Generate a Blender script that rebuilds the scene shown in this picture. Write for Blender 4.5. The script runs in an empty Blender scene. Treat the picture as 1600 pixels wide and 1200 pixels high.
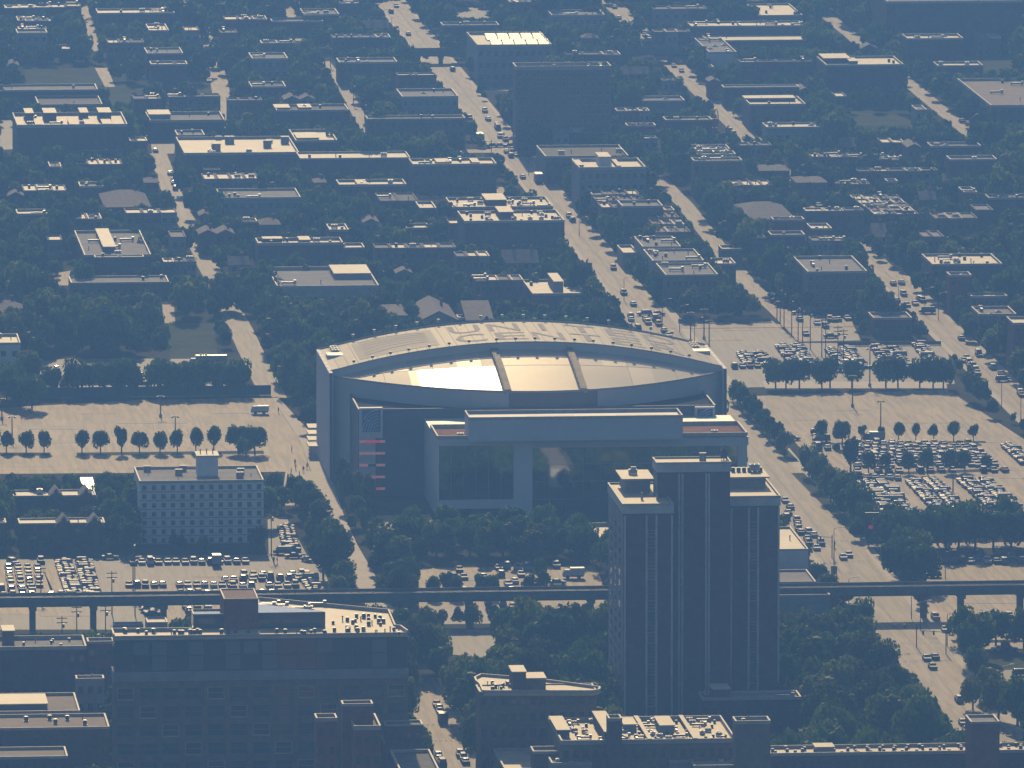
import bpy, math, random
import numpy as np
R = math.radians
rnd = random.Random(7)
sc = bpy.context.scene
COL = sc.collection

# ---------------------------------------------------------------- camera, world, sun, exposure
CAM_H = 412.0
FPX = 17240.0                                   # focal length in pixels of the 1600 px wide photograph
PITCH = math.atan(2240 / FPX)
YAW = math.atan(1520 / FPX * math.cos(PITCH))   # +Y is west (streets run this way), the camera looks a little north
cam = bpy.data.cameras.new('camera')
cam.sensor_width = 36; cam.lens = FPX / 1600 * 36
cam.clip_start = 5; cam.clip_end = 30000
camo = bpy.data.objects.new('camera', cam); COL.objects.link(camo)
camo.location = (0, 0, CAM_H)
camo.rotation_euler = (math.pi / 2 - PITCH, 0, -YAW)
sc.camera = camo

SUN_EL = 27.0
SUN_AZ = 1.0                                    # degrees from +Y towards +X
w = bpy.data.worlds.new('World'); sc.world = w; w.use_nodes = True
nt = w.node_tree; nt.nodes.clear()
sky = nt.nodes.new('ShaderNodeTexSky'); sky.sky_type = 'NISHITA'; sky.sun_disc = False
sky.sun_elevation = R(SUN_EL); sky.sun_rotation = R(SUN_AZ)
bgn = nt.nodes.new('ShaderNodeBackground'); bgn.inputs['Strength'].default_value = 0.115
outn = nt.nodes.new('ShaderNodeOutputWorld')
nt.links.new(sky.outputs[0], bgn.inputs[0]); nt.links.new(bgn.outputs[0], outn.inputs[0])
sl = bpy.data.lights.new('sun', 'SUN'); sl.energy = 5.0; sl.angle = R(0.5); sl.color = (1.0, 0.725, 0.36)
so = bpy.data.objects.new('sun', sl); COL.objects.link(so)
so.rotation_euler = (math.pi / 2 - R(SUN_EL), 0, math.pi - R(SUN_AZ))
so.location = (0, 3000, 900)
sc.view_settings.view_transform = 'Standard'; sc.view_settings.look = 'None'
sc.view_settings.exposure = -0.35; sc.view_settings.gamma = 1.0
sc.cycles.max_bounces = 5; sc.cycles.diffuse_bounces = 2; sc.cycles.glossy_bounces = 2
sc.cycles.transmission_bounces = 2; sc.cycles.volume_bounces = 0
sc.cycles.sample_clamp_indirect = 4.0

# ---------------------------------------------------------------- from photograph pixels to places in the world
SY, CY_, SP, CP = math.sin(YAW), math.cos(YAW), math.sin(PITCH), math.cos(PITCH)
def G(u, v, z=0.0):
    a = (u - 800) / FPX; b = (600 - v) / FPX
    dx = a * CY_ + SY * CP + b * SY * SP
    dy = -a * SY + CY_ * CP + b * CY_ * SP
    dz = -SP + b * CP
    t = (z - CAM_H) / dz
    return (dx * t, dy * t)
def XatY(u, Y, z=0.0):
    k = (u - 800) / FPX
    return (-Y * SY - k * (Y * CY_ * CP - (z - CAM_H) * SP)) / (k * SY * CP - CY_)
def PIX(x, y, z):
    zc = z - CAM_H
    r = x * CY_ - y * SY
    f = x * SY * CP + y * CY_ * CP - zc * SP
    up = x * SY * SP + y * CY_ * SP + zc * CP
    return (800 + FPX * r / f, 600 - FPX * up / f)

# ---------------------------------------------------------------- materials
MATS = {}
def mat(name, base, rough=0.7, var=0.0, scale=0.2, metal=0.0, spec=0.5, col2=None, bump=0.0, coat=0.0, stretch=None, trans=0.0, detail=4.0, emis=None, rand=0.0):
    m = bpy.data.materials.new(name); m.use_nodes = True
    n = m.node_tree.nodes; l = m.node_tree.links
    p = n['Principled BSDF']
    p.inputs['Base Color'].default_value = (*base, 1)
    p.inputs['Roughness'].default_value = rough
    p.inputs['Metallic'].default_value = metal
    p.inputs['Specular IOR Level'].default_value = spec
    if coat: p.inputs['Coat Weight'].default_value = coat; p.inputs['Coat Roughness'].default_value = 0.08
    if emis: p.inputs['Emission Color'].default_value = (*emis[0], 1); p.inputs['Emission Strength'].default_value = emis[1]
    if var or col2:
        tc = n.new('ShaderNodeTexCoord'); mp = n.new('ShaderNodeMapping')
        if stretch: mp.inputs['Scale'].default_value = stretch
        tx = n.new('ShaderNodeTexNoise'); tx.inputs['Scale'].default_value = scale; tx.inputs['Detail'].default_value = detail
        tx.inputs['Roughness'].default_value = 0.65
        rp = n.new('ShaderNodeValToRGB')
        c2 = col2 or tuple(min(1, c * (1 + var)) for c in base)
        c1 = base if col2 else tuple(c * (1 - var) for c in base)
        rp.color_ramp.elements[0].position = 0.36; rp.color_ramp.elements[0].color = (*c1, 1)
        rp.color_ramp.elements[1].position = 0.64; rp.color_ramp.elements[1].color = (*c2, 1)
        l.new(tc.outputs['Object'], mp.inputs[0]); l.new(mp.outputs[0], tx.inputs['Vector'])
        l.new(tx.outputs[0], rp.inputs[0]); l.new(rp.outputs[0], p.inputs['Base Color'])
        if detail >= 8:
            mp2 = n.new('ShaderNodeMapping'); mp2.inputs['Scale'].default_value = (1.6, .10, 1); mp2.inputs['Rotation'].default_value = (0, 0, .06); l.new(tc.outputs['Object'], mp2.inputs[0])
            t2 = n.new('ShaderNodeTexNoise'); t2.inputs['Scale'].default_value = .45; t2.inputs['Detail'].default_value = 6
            r2 = n.new('ShaderNodeValToRGB'); r2.color_ramp.elements[0].position = .41; r2.color_ramp.elements[0].color = (.52, .52, .55, 1)
            r2.color_ramp.elements[1].position = .55; r2.color_ramp.elements[1].color = (1.08, 1.08, 1.08, 1)
            mu = n.new('ShaderNodeMix'); mu.data_type = 'RGBA'; mu.blend_type = 'MULTIPLY'; mu.inputs[0].default_value = 1.0
            l.new(mp2.outputs[0], t2.inputs['Vector']); l.new(t2.outputs[0], r2.inputs[0]); l.new(rp.outputs[0], mu.inputs[6]); l.new(r2.outputs[0], mu.inputs[7]); l.new(mu.outputs[2], p.inputs['Base Color'])
        if rand:
            oi = n.new('ShaderNodeObjectInfo'); mr = n.new('ShaderNodeMapRange'); mr.inputs[3].default_value = 1 - rand; mr.inputs[4].default_value = 1 + rand
            mu = n.new('ShaderNodeMix'); mu.data_type = 'RGBA'; mu.blend_type = 'MULTIPLY'; mu.inputs[0].default_value = 1.0
            l.new(oi.outputs['Random'], mr.inputs[0]); l.new(rp.outputs[0], mu.inputs[6]); l.new(mr.outputs[0], mu.inputs[7]); l.new(mu.outputs[2], p.inputs['Base Color'])
        if bump:
            b = n.new('ShaderNodeBump'); b.inputs['Strength'].default_value = bump; b.inputs['Distance'].default_value = 0.3
            l.new(tx.outputs[0], b.inputs['Height']); l.new(b.outputs[0], p.inputs['Normal'])
    if trans:
        # thin leaves: part of the light passes through
        out = n['Material Output']; mx = n.new('ShaderNodeMixShader'); t = n.new('ShaderNodeBsdfTranslucent')
        t.inputs[0].default_value = (base[0] * 2.6, base[1] * 2.8, base[2] * 1.0, 1)
        mx.inputs[0].default_value = trans
        l.new(p.outputs[0], mx.inputs[1]); l.new(t.outputs[0], mx.inputs[2]); l.new(mx.outputs[0], out.inputs[0])
    MATS[name] = m
    return m
mat('ground_turf', (0.022, 0.034, 0.014), 0.95, spec=0.04, col2=(0.06, 0.06, 0.035), scale=0.03)
mat('grass', (0.045, 0.07, 0.02), 0.95, spec=0.05, col2=(0.085, 0.10, 0.035), scale=0.08)
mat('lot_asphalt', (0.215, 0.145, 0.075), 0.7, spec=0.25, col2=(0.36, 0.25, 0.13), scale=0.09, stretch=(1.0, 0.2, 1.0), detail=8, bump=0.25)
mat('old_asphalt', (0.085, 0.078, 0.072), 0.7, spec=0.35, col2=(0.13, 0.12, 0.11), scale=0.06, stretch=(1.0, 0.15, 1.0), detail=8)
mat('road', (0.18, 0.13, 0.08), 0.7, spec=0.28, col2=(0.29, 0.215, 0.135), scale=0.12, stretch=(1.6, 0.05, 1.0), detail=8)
mat('sidewalk', (0.29, 0.24, 0.17), 0.7, spec=0.35, var=0.22, scale=0.3)
mat('plaza_paving', (0.24, 0.19, 0.15), 0.7, spec=0.35, var=0.2, scale=0.2)
mat('paint_white', (0.62, 0.60, 0.55), 0.6, var=0.2, scale=1.5)
mat('paint_worn', (0.36, 0.34, 0.30), 0.8, var=0.2, scale=1.5, spec=.2)
mat('metal_roof', (0.6, 0.6, 0.6), 0.5, metal=1.0)
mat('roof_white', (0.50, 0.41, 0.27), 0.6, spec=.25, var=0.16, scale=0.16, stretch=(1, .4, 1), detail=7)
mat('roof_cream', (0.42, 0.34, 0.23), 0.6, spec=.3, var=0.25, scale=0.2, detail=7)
mat('roof_grey', (0.22, 0.21, 0.20), 0.8, spec=0.2, var=0.25, scale=0.2, detail=7)
mat('roof_tan', (0.24, 0.18, 0.13), 0.8, spec=0.2, var=0.2, scale=0.2, detail=7)
mat('roof_dark', (0.075, 0.075, 0.078), 0.8, spec=0.2, var=0.3, scale=0.25, detail=6)
mat('shingle', (0.17, 0.15, 0.14), 0.8, spec=0.2, var=0.25, scale=0.7, detail=6)
mat('solar', (0.04, 0.03, 0.05), 0.45)
mat('brick_brown', (0.17, 0.11, 0.075), 0.85, var=0.25, scale=0.5)
mat('brick_red', (0.19, 0.06, 0.045), 0.85, var=0.22, scale=0.5)
mat('brick_dark', (0.10, 0.055, 0.055), 0.85, var=0.25, scale=0.5)
mat('stone_grey', (0.24, 0.24, 0.24), 0.8, spec=.2, var=0.15, scale=0.3)
mat('stucco_tan', (0.34, 0.29, 0.23), 0.8, var=0.15, scale=0.3)
mat('wall_white', (0.62, 0.62, 0.60), 0.7, var=0.10, scale=0.25)
mat('concrete', (0.46, 0.46, 0.44), 0.75, var=0.18, scale=0.3)
mat('concrete_dark', (0.12, 0.12, 0.12), 0.8, var=0.25, scale=0.3)
mat('coping', (0.38, 0.34, 0.28), 0.6, spec=.3, var=0.12, scale=0.8)
mat('metal_grey', (0.30, 0.31, 0.32), 0.35, metal=0.6)
mat('metal_dark', (0.06, 0.06, 0.065), 0.45, metal=0.3)
mat('unit_white', (0.58, 0.58, 0.56), 0.4, var=0.15, scale=1.0)
mat('glass', (0.03, 0.04, 0.05), 0.06, spec=0.9)
mat('glass_teal', (0.03, 0.06, 0.07), 0.08, spec=1.0)
mat('glass_pale', (0.13, 0.165, 0.17), 0.2)
mat('glass_front', (0.50, 0.54, 0.58), 0.05, metal=1.0)
mat('arena_wall', (0.5, 0.5, 0.5), 0.6, var=0.08, scale=0.1)
mat('arena_rib', (0.55, 0.55, 0.55), 0.6)
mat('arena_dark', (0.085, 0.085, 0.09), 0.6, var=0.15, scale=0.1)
mat('arena_band', (0.50, 0.50, 0.49), 0.5, var=0.06, scale=0.1)
mat('arena_band_brown', (0.19, 0.15, 0.13), 0.5, var=0.1, scale=0.1)
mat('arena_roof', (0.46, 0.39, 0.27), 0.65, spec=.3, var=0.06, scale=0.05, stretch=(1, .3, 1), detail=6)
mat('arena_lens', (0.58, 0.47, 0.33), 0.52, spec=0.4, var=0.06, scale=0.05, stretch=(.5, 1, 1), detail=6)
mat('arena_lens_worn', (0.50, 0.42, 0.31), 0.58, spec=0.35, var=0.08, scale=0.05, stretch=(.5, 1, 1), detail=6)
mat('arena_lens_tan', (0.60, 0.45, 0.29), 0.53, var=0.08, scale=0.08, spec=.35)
mat('arena_lens_glare', (0.66, 0.56, 0.42), 0.37, var=0.05, scale=0.05, stretch=(.5, 1, 1), detail=6)  # lighter, smoother colour that paints the sun glare into the left roof panel
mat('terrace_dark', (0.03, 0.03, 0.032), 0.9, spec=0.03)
mat('arena_letter', (0.33, 0.295, 0.25), 0.75, spec=.25)
mat('arena_logo', (0.37, 0.32, 0.25), 0.7, spec=.25, var=0.15, scale=0.08, stretch=(.3, 2, 1))
mat('sign_blue', (0.03, 0.09, 0.20), 0.4)
mat('sign_line', (0.45, 0.52, 0.60), 0.5)
mat('sign_red', (0.75, 0.03, 0.05), 0.5, emis=((1.0, 0.05, 0.08), 0.35))
mat('sign_pink', (0.7, 0.30, 0.28), 0.5, emis=((1.0, 0.35, 0.30), 0.22))
mat('sign_red_plain', (0.55, 0.03, 0.03), 0.5)
mat('sign_yellow', (0.80, 0.50, 0.03), 0.5)
mat('brick_terrace', (0.36, 0.16, 0.08), 0.9, spec=0.05, var=0.15, scale=0.2)
mat('bark', (0.06, 0.045, 0.035), 0.95)
mat('skin', (0.40, 0.24, 0.17), 0.6)
mat('cloth_dark', (0.03, 0.03, 0.04), 0.9); mat('cloth_white', (0.6, 0.6, 0.6), 0.9); mat('cloth_red', (0.5, 0.04, 0.04), 0.9); mat('cloth_blue', (0.05, 0.10, 0.3), 0.9)
def leafmat(name, c, c2):
    m = mat(name, c, 0.6, col2=c2, scale=0.35, trans=0.33, detail=2, rand=0.5, spec=0.08)
    return m
leafmat('leaf_a', (0.040, 0.078, 0.012), (0.100, 0.165, 0.028))
leafmat('leaf_b', (0.070, 0.098, 0.014), (0.170, 0.190, 0.032))
leafmat('leaf_c', (0.028, 0.062, 0.018), (0.070, 0.130, 0.040))
leafmat('leaf_d', (0.095, 0.125, 0.03), (0.20, 0.22, 0.06)); leafmat('leaf_e', (0.03, 0.045, 0.02), (0.07, 0.085, 0.035))
CARC = [('white', (0.50, 0.51, 0.52)), ('silver', (0.26, 0.28, 0.30)), ('grey', (0.10, 0.11, 0.12)), ('black', (0.018, 0.018, 0.02)),
        ('dark blue', (0.03, 0.06, 0.14)), ('dark red', (0.22, 0.02, 0.02)), ('beige', (0.38, 0.32, 0.24)), ('steel blue', (0.12, 0.19, 0.27))]
for cn, cc in CARC:
    mat('car_' + cn.replace(' ', '_'), cc, 0.5, metal=0.1 if cn in ('silver', 'grey', 'steel blue') else 0.0, spec=.12)
mat('car_glint', (0.75, 0.77, 0.8), 0.16, metal=1.0)  # mirror-bright metal added on car roof edges to make sun glints
mat('tyre', (0.02, 0.02, 0.02), 0.8)
mat('car_glass', (0.02, 0.025, 0.03), 0.09, spec=1.0)

# ---------------------------------------------------------------- mesh collector
class MB:
    def __init__(s): s.v = []; s.f = []; s.m = []
    def quad(s, a, b, c, d, mi=0):
        i = len(s.v); s.v += [a, b, c, d]; s.f.append((i, i + 1, i + 2, i + 3)); s.m.append(mi)
    def tri(s, a, b, c, mi=0):
        i = len(s.v); s.v += [a, b, c]; s.f.append((i, i + 1, i + 2)); s.m.append(mi)
    def box(s, x0, x1, y0, y1, z0, z1, mi=0, skip=''):
        i = len(s.v)
        s.v += [(x0, y0, z0), (x1, y0, z0), (x1, y1, z0), (x0, y1, z0), (x0, y0, z1), (x1, y0, z1), (x1, y1, z1), (x0, y1, z1)]
        F = dict(b=(0, 3, 2, 1), t=(4, 5, 6, 7), f=(0, 1, 5, 4), r=(1, 2, 6, 5), k=(2, 3, 7, 6), l=(3, 0, 4, 7))
        for k, q in F.items():
            if k not in skip: s.f.append(tuple(i + j for j in q)); s.m.append(mi)
    def prism(s, P, z0, z1, mi=0, top=True, bottom=True, side=True, mt=None):
        a = sum(P[i][0] * P[(i + 1) % len(P)][1] - P[(i + 1) % len(P)][0] * P[i][1] for i in range(len(P)))
        if a < 0: P = P[::-1]
        i = len(s.v); n = len(P)
        s.v += [(p[0], p[1], z0) for p in P] + [(p[0], p[1], z1) for p in P]
        if side:
            for k in range(n):
                j = (k + 1) % n; s.f.append((i + k, i + j, i + n + j, i + n + k)); s.m.append(mi)
        if top: s.f.append(tuple(range(i + n, i + 2 * n))); s.m.append(mi if mt is None else mt)
        if bottom: s.f.append(tuple(range(i + n - 1, i - 1, -1))); s.m.append(mi)
    def tube(s, p, q, r, n=6, mi=0, r2=None):
        r2 = r if r2 is None else r2
        p = np.array(p, float); q = np.array(q, float); d = q - p; L = np.linalg.norm(d); d = d / L
        a = np.cross(d, (0, 0, 1)) if abs(d[2]) < .9 else np.cross(d, (1, 0, 0)); a /= np.linalg.norm(a); b = np.cross(d, a)
        i = len(s.v)
        for c, rr in ((p, r), (q, r2)):
            for k in range(n):
                t = 2 * math.pi * k / n; s.v.append(tuple(c + rr * (math.cos(t) * a + math.sin(t) * b)))
        for k in range(n):
            j = (k + 1) % n; s.f.append((i + k, i + n + k, i + n + j, i + j)); s.m.append(mi)
        s.f.append(tuple(i + k for k in range(n))); s.m.append(mi)
        s.f.append(tuple(i + n + k for k in range(n - 1, -1, -1))); s.m.append(mi)
    def off(s, dx, dy, dz=0): s.v = [(a + dx, b + dy, c + dz) for a, b, c in s.v]; return s
    def data(s, name, mats):
        me = bpy.data.meshes.new(name); me.from_pydata(s.v, [], s.f)
        for m in mats: me.materials.append(MATS[m])
        if len(mats) > 1: me.polygons.foreach_set('material_index', s.m)
        me.update(); return me
    def build(s, name, mats, parent=None, loc=(0, 0, 0)):
        if isinstance(mats, str): mats = [mats]
        return link(name, s.data(name, mats), parent, loc)
def link(name, data, parent=None, loc=(0, 0, 0), rz=0.0):
    o = bpy.data.objects.new(name, data); COL.objects.link(o); o.location = loc
    if rz: o.rotation_euler = (0, 0, rz)
    if parent: o.parent = parent
    return o
def short(s):
    for a, b in ((' to it', ''), (' of the ', ' of '), (' in the ', ' in '), (' the ', ' '), (' place ', ' '), (' and ', ' and ')):
        if len(s.split()) <= 16: break
        s = s.replace(a, b)
    if len(s.split()) > 16: print('LONG', s)
    return s
def tag(o, label=None, cat=None, group=None, kind=None):
    if label: label = short(label)
    if label: o['label'] = label
    if cat: o['category'] = cat
    if group: o['group'] = group
    if kind: o['kind'] = kind
    return o
def thing(name, label, cat, loc, group=None, rz=0.0):
    return tag(link(name, None, None, loc, rz), label, cat, group)
ORD = ['first', 'second', 'third', 'fourth', 'fifth', 'sixth', 'seventh', 'eighth', 'ninth', 'tenth', '11th', '12th', '13th', '14th', '15th', '16th', '17th', '18th', '19th', '20th', '21st', '22nd', '23rd', '24th', '25th', '26th', '27th', '28th', '29th', '30th']
def ordn(i): return ORD[i] if i < len(ORD) else f'{i+1}th'

FOOT = []
# image-space masks used to keep trees off streets, lots and buildings (ground) and to keep them from hiding what the photo shows
MW, MH = 800, 600
blocked = np.zeros((MH, MW), bool)
keep = np.zeros((MH, MW), np.float32)          # distance of the surface the photo shows here, 0 = none
yy, xx = np.mgrid[0:MH, 0:MW]; UU = xx * 2 + 1.0; VV = yy * 2 + 1.0
def pmask(poly):
    us = [p[0] for p in poly]; vs = [p[1] for p in poly]
    m = np.zeros((MH, MW), bool)
    x0, x1 = max(0, int(min(us) / 2) - 1), min(MW, int(max(us) / 2) + 2); y0, y1 = max(0, int(min(vs) / 2) - 1), min(MH, int(max(vs) / 2) + 2)
    if x0 >= x1 or y0 >= y1: return m
    U = UU[y0:y1, x0:x1]; V = VV[y0:y1, x0:x1]; s = np.zeros(U.shape, bool)
    n = len(poly)
    for i in range(n):
        (a, b), (c, d) = poly[i], poly[(i + 1) % n]
        if b == d: continue
        s ^= ((b > V) != (d > V)) & (U < (c - a) * (V - b) / (d - b) + a)
    m[y0:y1, x0:x1] = s
    return m
def block(poly): blocked[pmask(poly)] = True
YROW = np.array([G(800, v)[1] for v in (np.arange(MH) * 2 + 1)], np.float32)
def keep_ground(poly):
    m = pmask(poly); keep[m] = np.broadcast_to(YROW[:, None], keep.shape)[m]
def keep_at(poly, Y): keep[pmask(poly)] = Y

# ---------------------------------------------------------------- ground, lots and streets
g = MB(); g.quad((-5000, -1500, 0), (5000, -1500, 0), (5000, 12000, 0), (-5000, 12000, 0))
tag(g.build('ground', 'ground_turf'), 'dark grassy ground spreading between the streets and buildings', kind='structure')
def sheet(name, poly, m, z, label, kp=True, shrink=None):
    P = [G(u, v) for u, v in poly]
    b = MB(); b.prism(P, 0.0, z, bottom=False)
    block(poly)
    if kp: keep_ground(kp if isinstance(kp, list) else poly)
    return tag(b.build(name, m), label, kind='structure')
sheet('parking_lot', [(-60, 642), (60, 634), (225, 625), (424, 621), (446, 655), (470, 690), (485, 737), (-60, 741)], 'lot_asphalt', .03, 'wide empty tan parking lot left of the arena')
sheet('plaza', [(424, 621), (435, 621), (498, 690), (512, 730), (556, 860), (533, 862), (500, 800), (485, 790), (440, 790), (446, 737), (486, 737), (470, 690)], 'plaza_paving', .05, 'paved walkway beside the arena wall')
sheet('parking_lot', [(-60, 608), (-60, 578), (110, 560), (350, 561), (352, 606)], 'old_asphalt', .03, 'narrow asphalt strip behind the dark fence', kp=[(70, 566), (110, 564), (350, 564), (350, 578), (70, 578)])
sheet('parking_lot', [(-60, 875), (160, 873), (165, 868), (500, 866), (522, 940), (545, 1003), (-60, 1003)], 'old_asphalt', .03, 'parking lot with many cars below the white apartment block')
sheet('concrete_apron', [(-60, 885), (66, 886), (100, 960), (-60, 960)], 'lot_asphalt', .05, 'pale paving under the left rows of cars', kp=False)
sheet('concrete_apron', [(66, 886), (150, 886), (166, 938), (84, 938)], 'lot_asphalt', .05, 'pale paving under the packed cars', kp=False)
sheet('concrete_apron', [(190, 918), (500, 905), (515, 940), (285, 955), (285, 985), (230, 960)], 'lot_asphalt', .05, 'pale paving beside the elevated track', kp=False)
sheet('parking_lot', [(418, 812), (446, 806), (480, 868), (420, 868)], 'old_asphalt', .03, 'side lot right of the white apartment block')
sheet('parking_lot', [(652, 888), (930, 884), (955, 944), (655, 948)], 'lot_asphalt', .03, 'small parking lot between the trees and the elevated track')
sheet('parking_lot', [(655, 948), (955, 944), (955, 972), (655, 976)], 'old_asphalt', .03, 'asphalt under the elevated track', kp=False)
sheet('driveway', [(692, 984), (775, 984), (775, 1030), (700, 1022)], 'old_asphalt', .03, 'asphalt driveway below the elevated track')
sheet('parking_lot', [(1062, 503), (1205, 500), (1250, 536), (1478, 537), (1492, 600), (1140, 606), (1105, 545)], 'old_asphalt', .03, 'asphalt lot behind the tree row right of the arena')
sheet('parking_lot', [(1210, 483), (1330, 500), (1345, 532), (1245, 534)], 'old_asphalt', .03, 'small asphalt lot beside the utility poles')
sheet('service_lane', [(1190, 596), (1478, 597), (1480, 607), (1196, 607)], 'sidewalk', .06, 'pale lane under the tree row')
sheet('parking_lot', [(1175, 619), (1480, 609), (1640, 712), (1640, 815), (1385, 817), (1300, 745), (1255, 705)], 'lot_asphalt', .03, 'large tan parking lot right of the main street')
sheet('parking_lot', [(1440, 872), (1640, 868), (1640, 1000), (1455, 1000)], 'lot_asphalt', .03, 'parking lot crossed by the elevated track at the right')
sheet('driveway', [(1545, 1048), (1640, 1044), (1640, 1082), (1552, 1082)], 'old_asphalt', .03, 'grey asphalt corner at the lower right')
sheet('driveway', [(590, 806), (672, 803), (684, 834), (598, 834)], 'lot_asphalt', .03, 'service drive in front of the arena')
sheet('parking_lot', [(640, 288), (782, 286), (795, 309), (650, 310)], 'lot_asphalt', .03, 'pale truck yard behind the low warehouse')
sheet('driveway', [(708, 12), (763, 11), (765, 29), (712, 29)], 'old_asphalt', .03, 'pale paved court at the top')
sheet('driveway', [(745, 121), (805, 121), (805, 143), (765, 140)], 'old_asphalt', .03, 'lot beside the tall slab block')
sheet('driveway', [(-40, 188), (25, 188), (25, 233), (-40, 236)], 'old_asphalt', .03, 'lot left of the notched roof building')
sheet('driveway', [(235, 218), (275, 218), (272, 240), (238, 240)], 'old_asphalt', .03, 'parking court beside the school')
sheet('lawn', [(35, 106), (150, 106), (170, 136), (45, 136)], 'grass', .03, 'dull green sports field at the upper left')
sheet('lawn', [(150, 135), (330, 130), (345, 170), (165, 175)], 'grass', .03, 'lawn with scattered trees at the upper left', kp=[(170, 138), (200, 138), (200, 160), (170, 160)])
sheet('driveway', [(148, 106), (168, 106), (180, 136), (164, 136)], 'lot_asphalt', .04, 'path right of the sports field')
sheet('lawn', [(262, 505), (335, 505), (340, 560), (266, 560)], 'grass', .03, 'small lawn left of the side street', kp=[(266, 525), (300, 525), (302, 552), (268, 552)])
sheet('driveway', [(252, 476), (272, 476), (274, 505), (256, 505)], 'lot_asphalt', .04, 'pale driveway between the trees')
sheet('lawn', [(1540, 1030), (1640, 1026), (1640, 1044), (1545, 1048)], 'grass', .03, 'green verge at the lower right')
sheet('lawn', [(1330, 175), (1420, 178), (1425, 196), (1340, 196)], 'grass', .03, 'bright grass clearing at the upper right')
sheet('lawn', [(1440, 88), (1580, 90), (1580, 112), (1445, 108)], 'grass', .03, 'grass strip below the dark block at the upper right')
sheet('lawn', [(0, 984), (175, 984), (175, 1003), (0, 1003)], 'grass', .05, 'rough grass strip below the elevated track', kp=False)
sheet('driveway', [(83, 428), (110, 423), (112, 446), (85, 446)], 'lot_asphalt', .04, 'paved yard beside the long low building')
sheet('driveway', [(300, 400), (320, 400), (345, 434), (318, 434)], 'old_asphalt', .04, 'short street stub between trees')
sheet('driveway', [(655, 1180), (700, 1178), (720, 1215), (665, 1215)], 'old_asphalt', .026, 'asphalt beside the lower street', kp=False)

pr = random.Random(12)
for i, (u, v, du, dv, mm) in enumerate([(30, 668, 90, 3, 'old_asphalt'), (180, 660, 110, 2, 'old_asphalt'), (60, 690, 60, 2.5, 'old_asphalt'), (250, 678, 160, 1.5, 'road'), (330, 645, 80, 1.5, 'old_asphalt'), (120, 645, 60, 2, 'road'), (200, 730, 120, 2, 'old_asphalt'), (10, 728, 80, 2, 'road'),
     (1290, 640, 70, 2, 'road'), (1400, 660, 90, 1.5, 'road'), (1500, 690, 60, 2, 'old_asphalt'), (1240, 655, 40, 2, 'old_asphalt'), (1560, 745, 50, 3, 'road'), (1100, 530, 60, 2, 'lot_asphalt'), (1130, 515, 50, 1.5, 'lot_asphalt'), (1500, 940, 90, 3, 'road'), (300, 900, 120, 2, 'lot_asphalt'), (60, 960, 80, 3, 'road'), (700, 905, 60, 2, 'old_asphalt'), (850, 925, 50, 2, 'old_asphalt')]):
    sk = dv * 1.0
    P = [G(u + pr.uniform(-2, 2), v - dv), G(u + du, v - dv + pr.uniform(-.4, .4)), G(u + du + sk, v + dv), G(u + sk + pr.uniform(-3, 3), v + dv)]
    b = MB(); b.prism(P, 0.0, .064 + .0005 * i, bottom=False); tag(b.build('asphalt_patch', mm), 'irregular repair patch in a parking lot surface', kind='structure')
def strip(name, pts, width, m, z, label, kp=1.0, kind='structure'):
    W = [G(u, v) for u, v in pts]; L = []; Rr = []
    for i, p in enumerate(W):
        a = W[max(0, i - 1)]; c = W[min(len(W) - 1, i + 1)]
        d = (c[0] - a[0], c[1] - a[1]); n = math.hypot(*d); nx, ny = -d[1] / n, d[0] / n
        L.append((p[0] + nx * width / 2, p[1] + ny * width / 2)); Rr.append((p[0] - nx * width / 2, p[1] - ny * width / 2))
    b = MB(); b.prism(L + Rr[::-1], 0.0, z, bottom=False)
    ip = [PIX(x, y, 0) for x, y in L + Rr[::-1]]
    if kp is not None: block(ip)
    if kp:
        def sh(a, b_): return (a[0] + (b_[0] - a[0]) * (1 - kp) / 2, a[1] + (b_[1] - a[1]) * (1 - kp) / 2)
        n = len(L); A = [PIX(*p, 0) for p in L]; B = [PIX(*p, 0) for p in Rr]
        keep_ground([sh(a, b_) for a, b_ in zip(A, B)] + [sh(b_, a) for a, b_ in zip(A, B)][::-1])
    return tag(b.build(name, m), label, kind=kind)
def line(u_at0, slope, v): return (u_at0 + slope * v, v)
MAD = lambda v: (607 + .8155 * v, v)
WAS = lambda v: (950 + 1.02 * v, v)
strip('sidewalk', [MAD(480), MAD(1240)], 19.5, 'sidewalk', .10, 'pale sidewalks along the main street', kp=None)
strip('sidewalk', [MAD(-60), MAD(480)], 13.0, 'sidewalk', .10, 'pale sidewalks along the far main street', kp=None)
strip('road', [MAD(480), MAD(1240)], 14.0, 'road', .108, 'wide main street running away past the arena', kp=0.9)
strip('road', [MAD(-60), MAD(480)], 10.0, 'road', .108, 'far part of the main street running away', kp=1.0)
strip('sidewalk', [WAS(420), WAS(700)], 12.0, 'sidewalk', .10, 'sidewalks along the right hand street', kp=None)
strip('road', [WAS(420), WAS(700)], 8.5, 'road', .108, 'right hand street running away between trees', kp=0.75)
strip('road', [WAS(-60), WAS(420)], 8.0, 'road', .108, 'far part of the right hand street', kp=None)
for a_, b_ in ((-10, 34), (52, 62), (80, 150), (165, 215), (300, 325), (350, 372), (395, 420)):
    keep_ground([(936 + 1.02 * a_, a_), (938 + 1.02 * b_, b_), (966 + 1.02 * b_, b_), (964 + 1.02 * a_, a_)])
strip('road', [(1263, 0), (1640, 312)], 6.0, 'road', .03, 'far right side street', kp=None)
for a, b in ((22, 64), (124, 182), (188, 210)):
    P = [(1263 + 1.21 * v + s, v) for v, s in ((a, -12), (b, -14), (b, 14), (a, 12))]; keep_ground(P); block(P)
strip('road', [(735, 1232), (690, 1142), (655, 1060)], 8.5, 'road', .108, 'short street at the bottom between brick buildings', kp=0.9)
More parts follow.
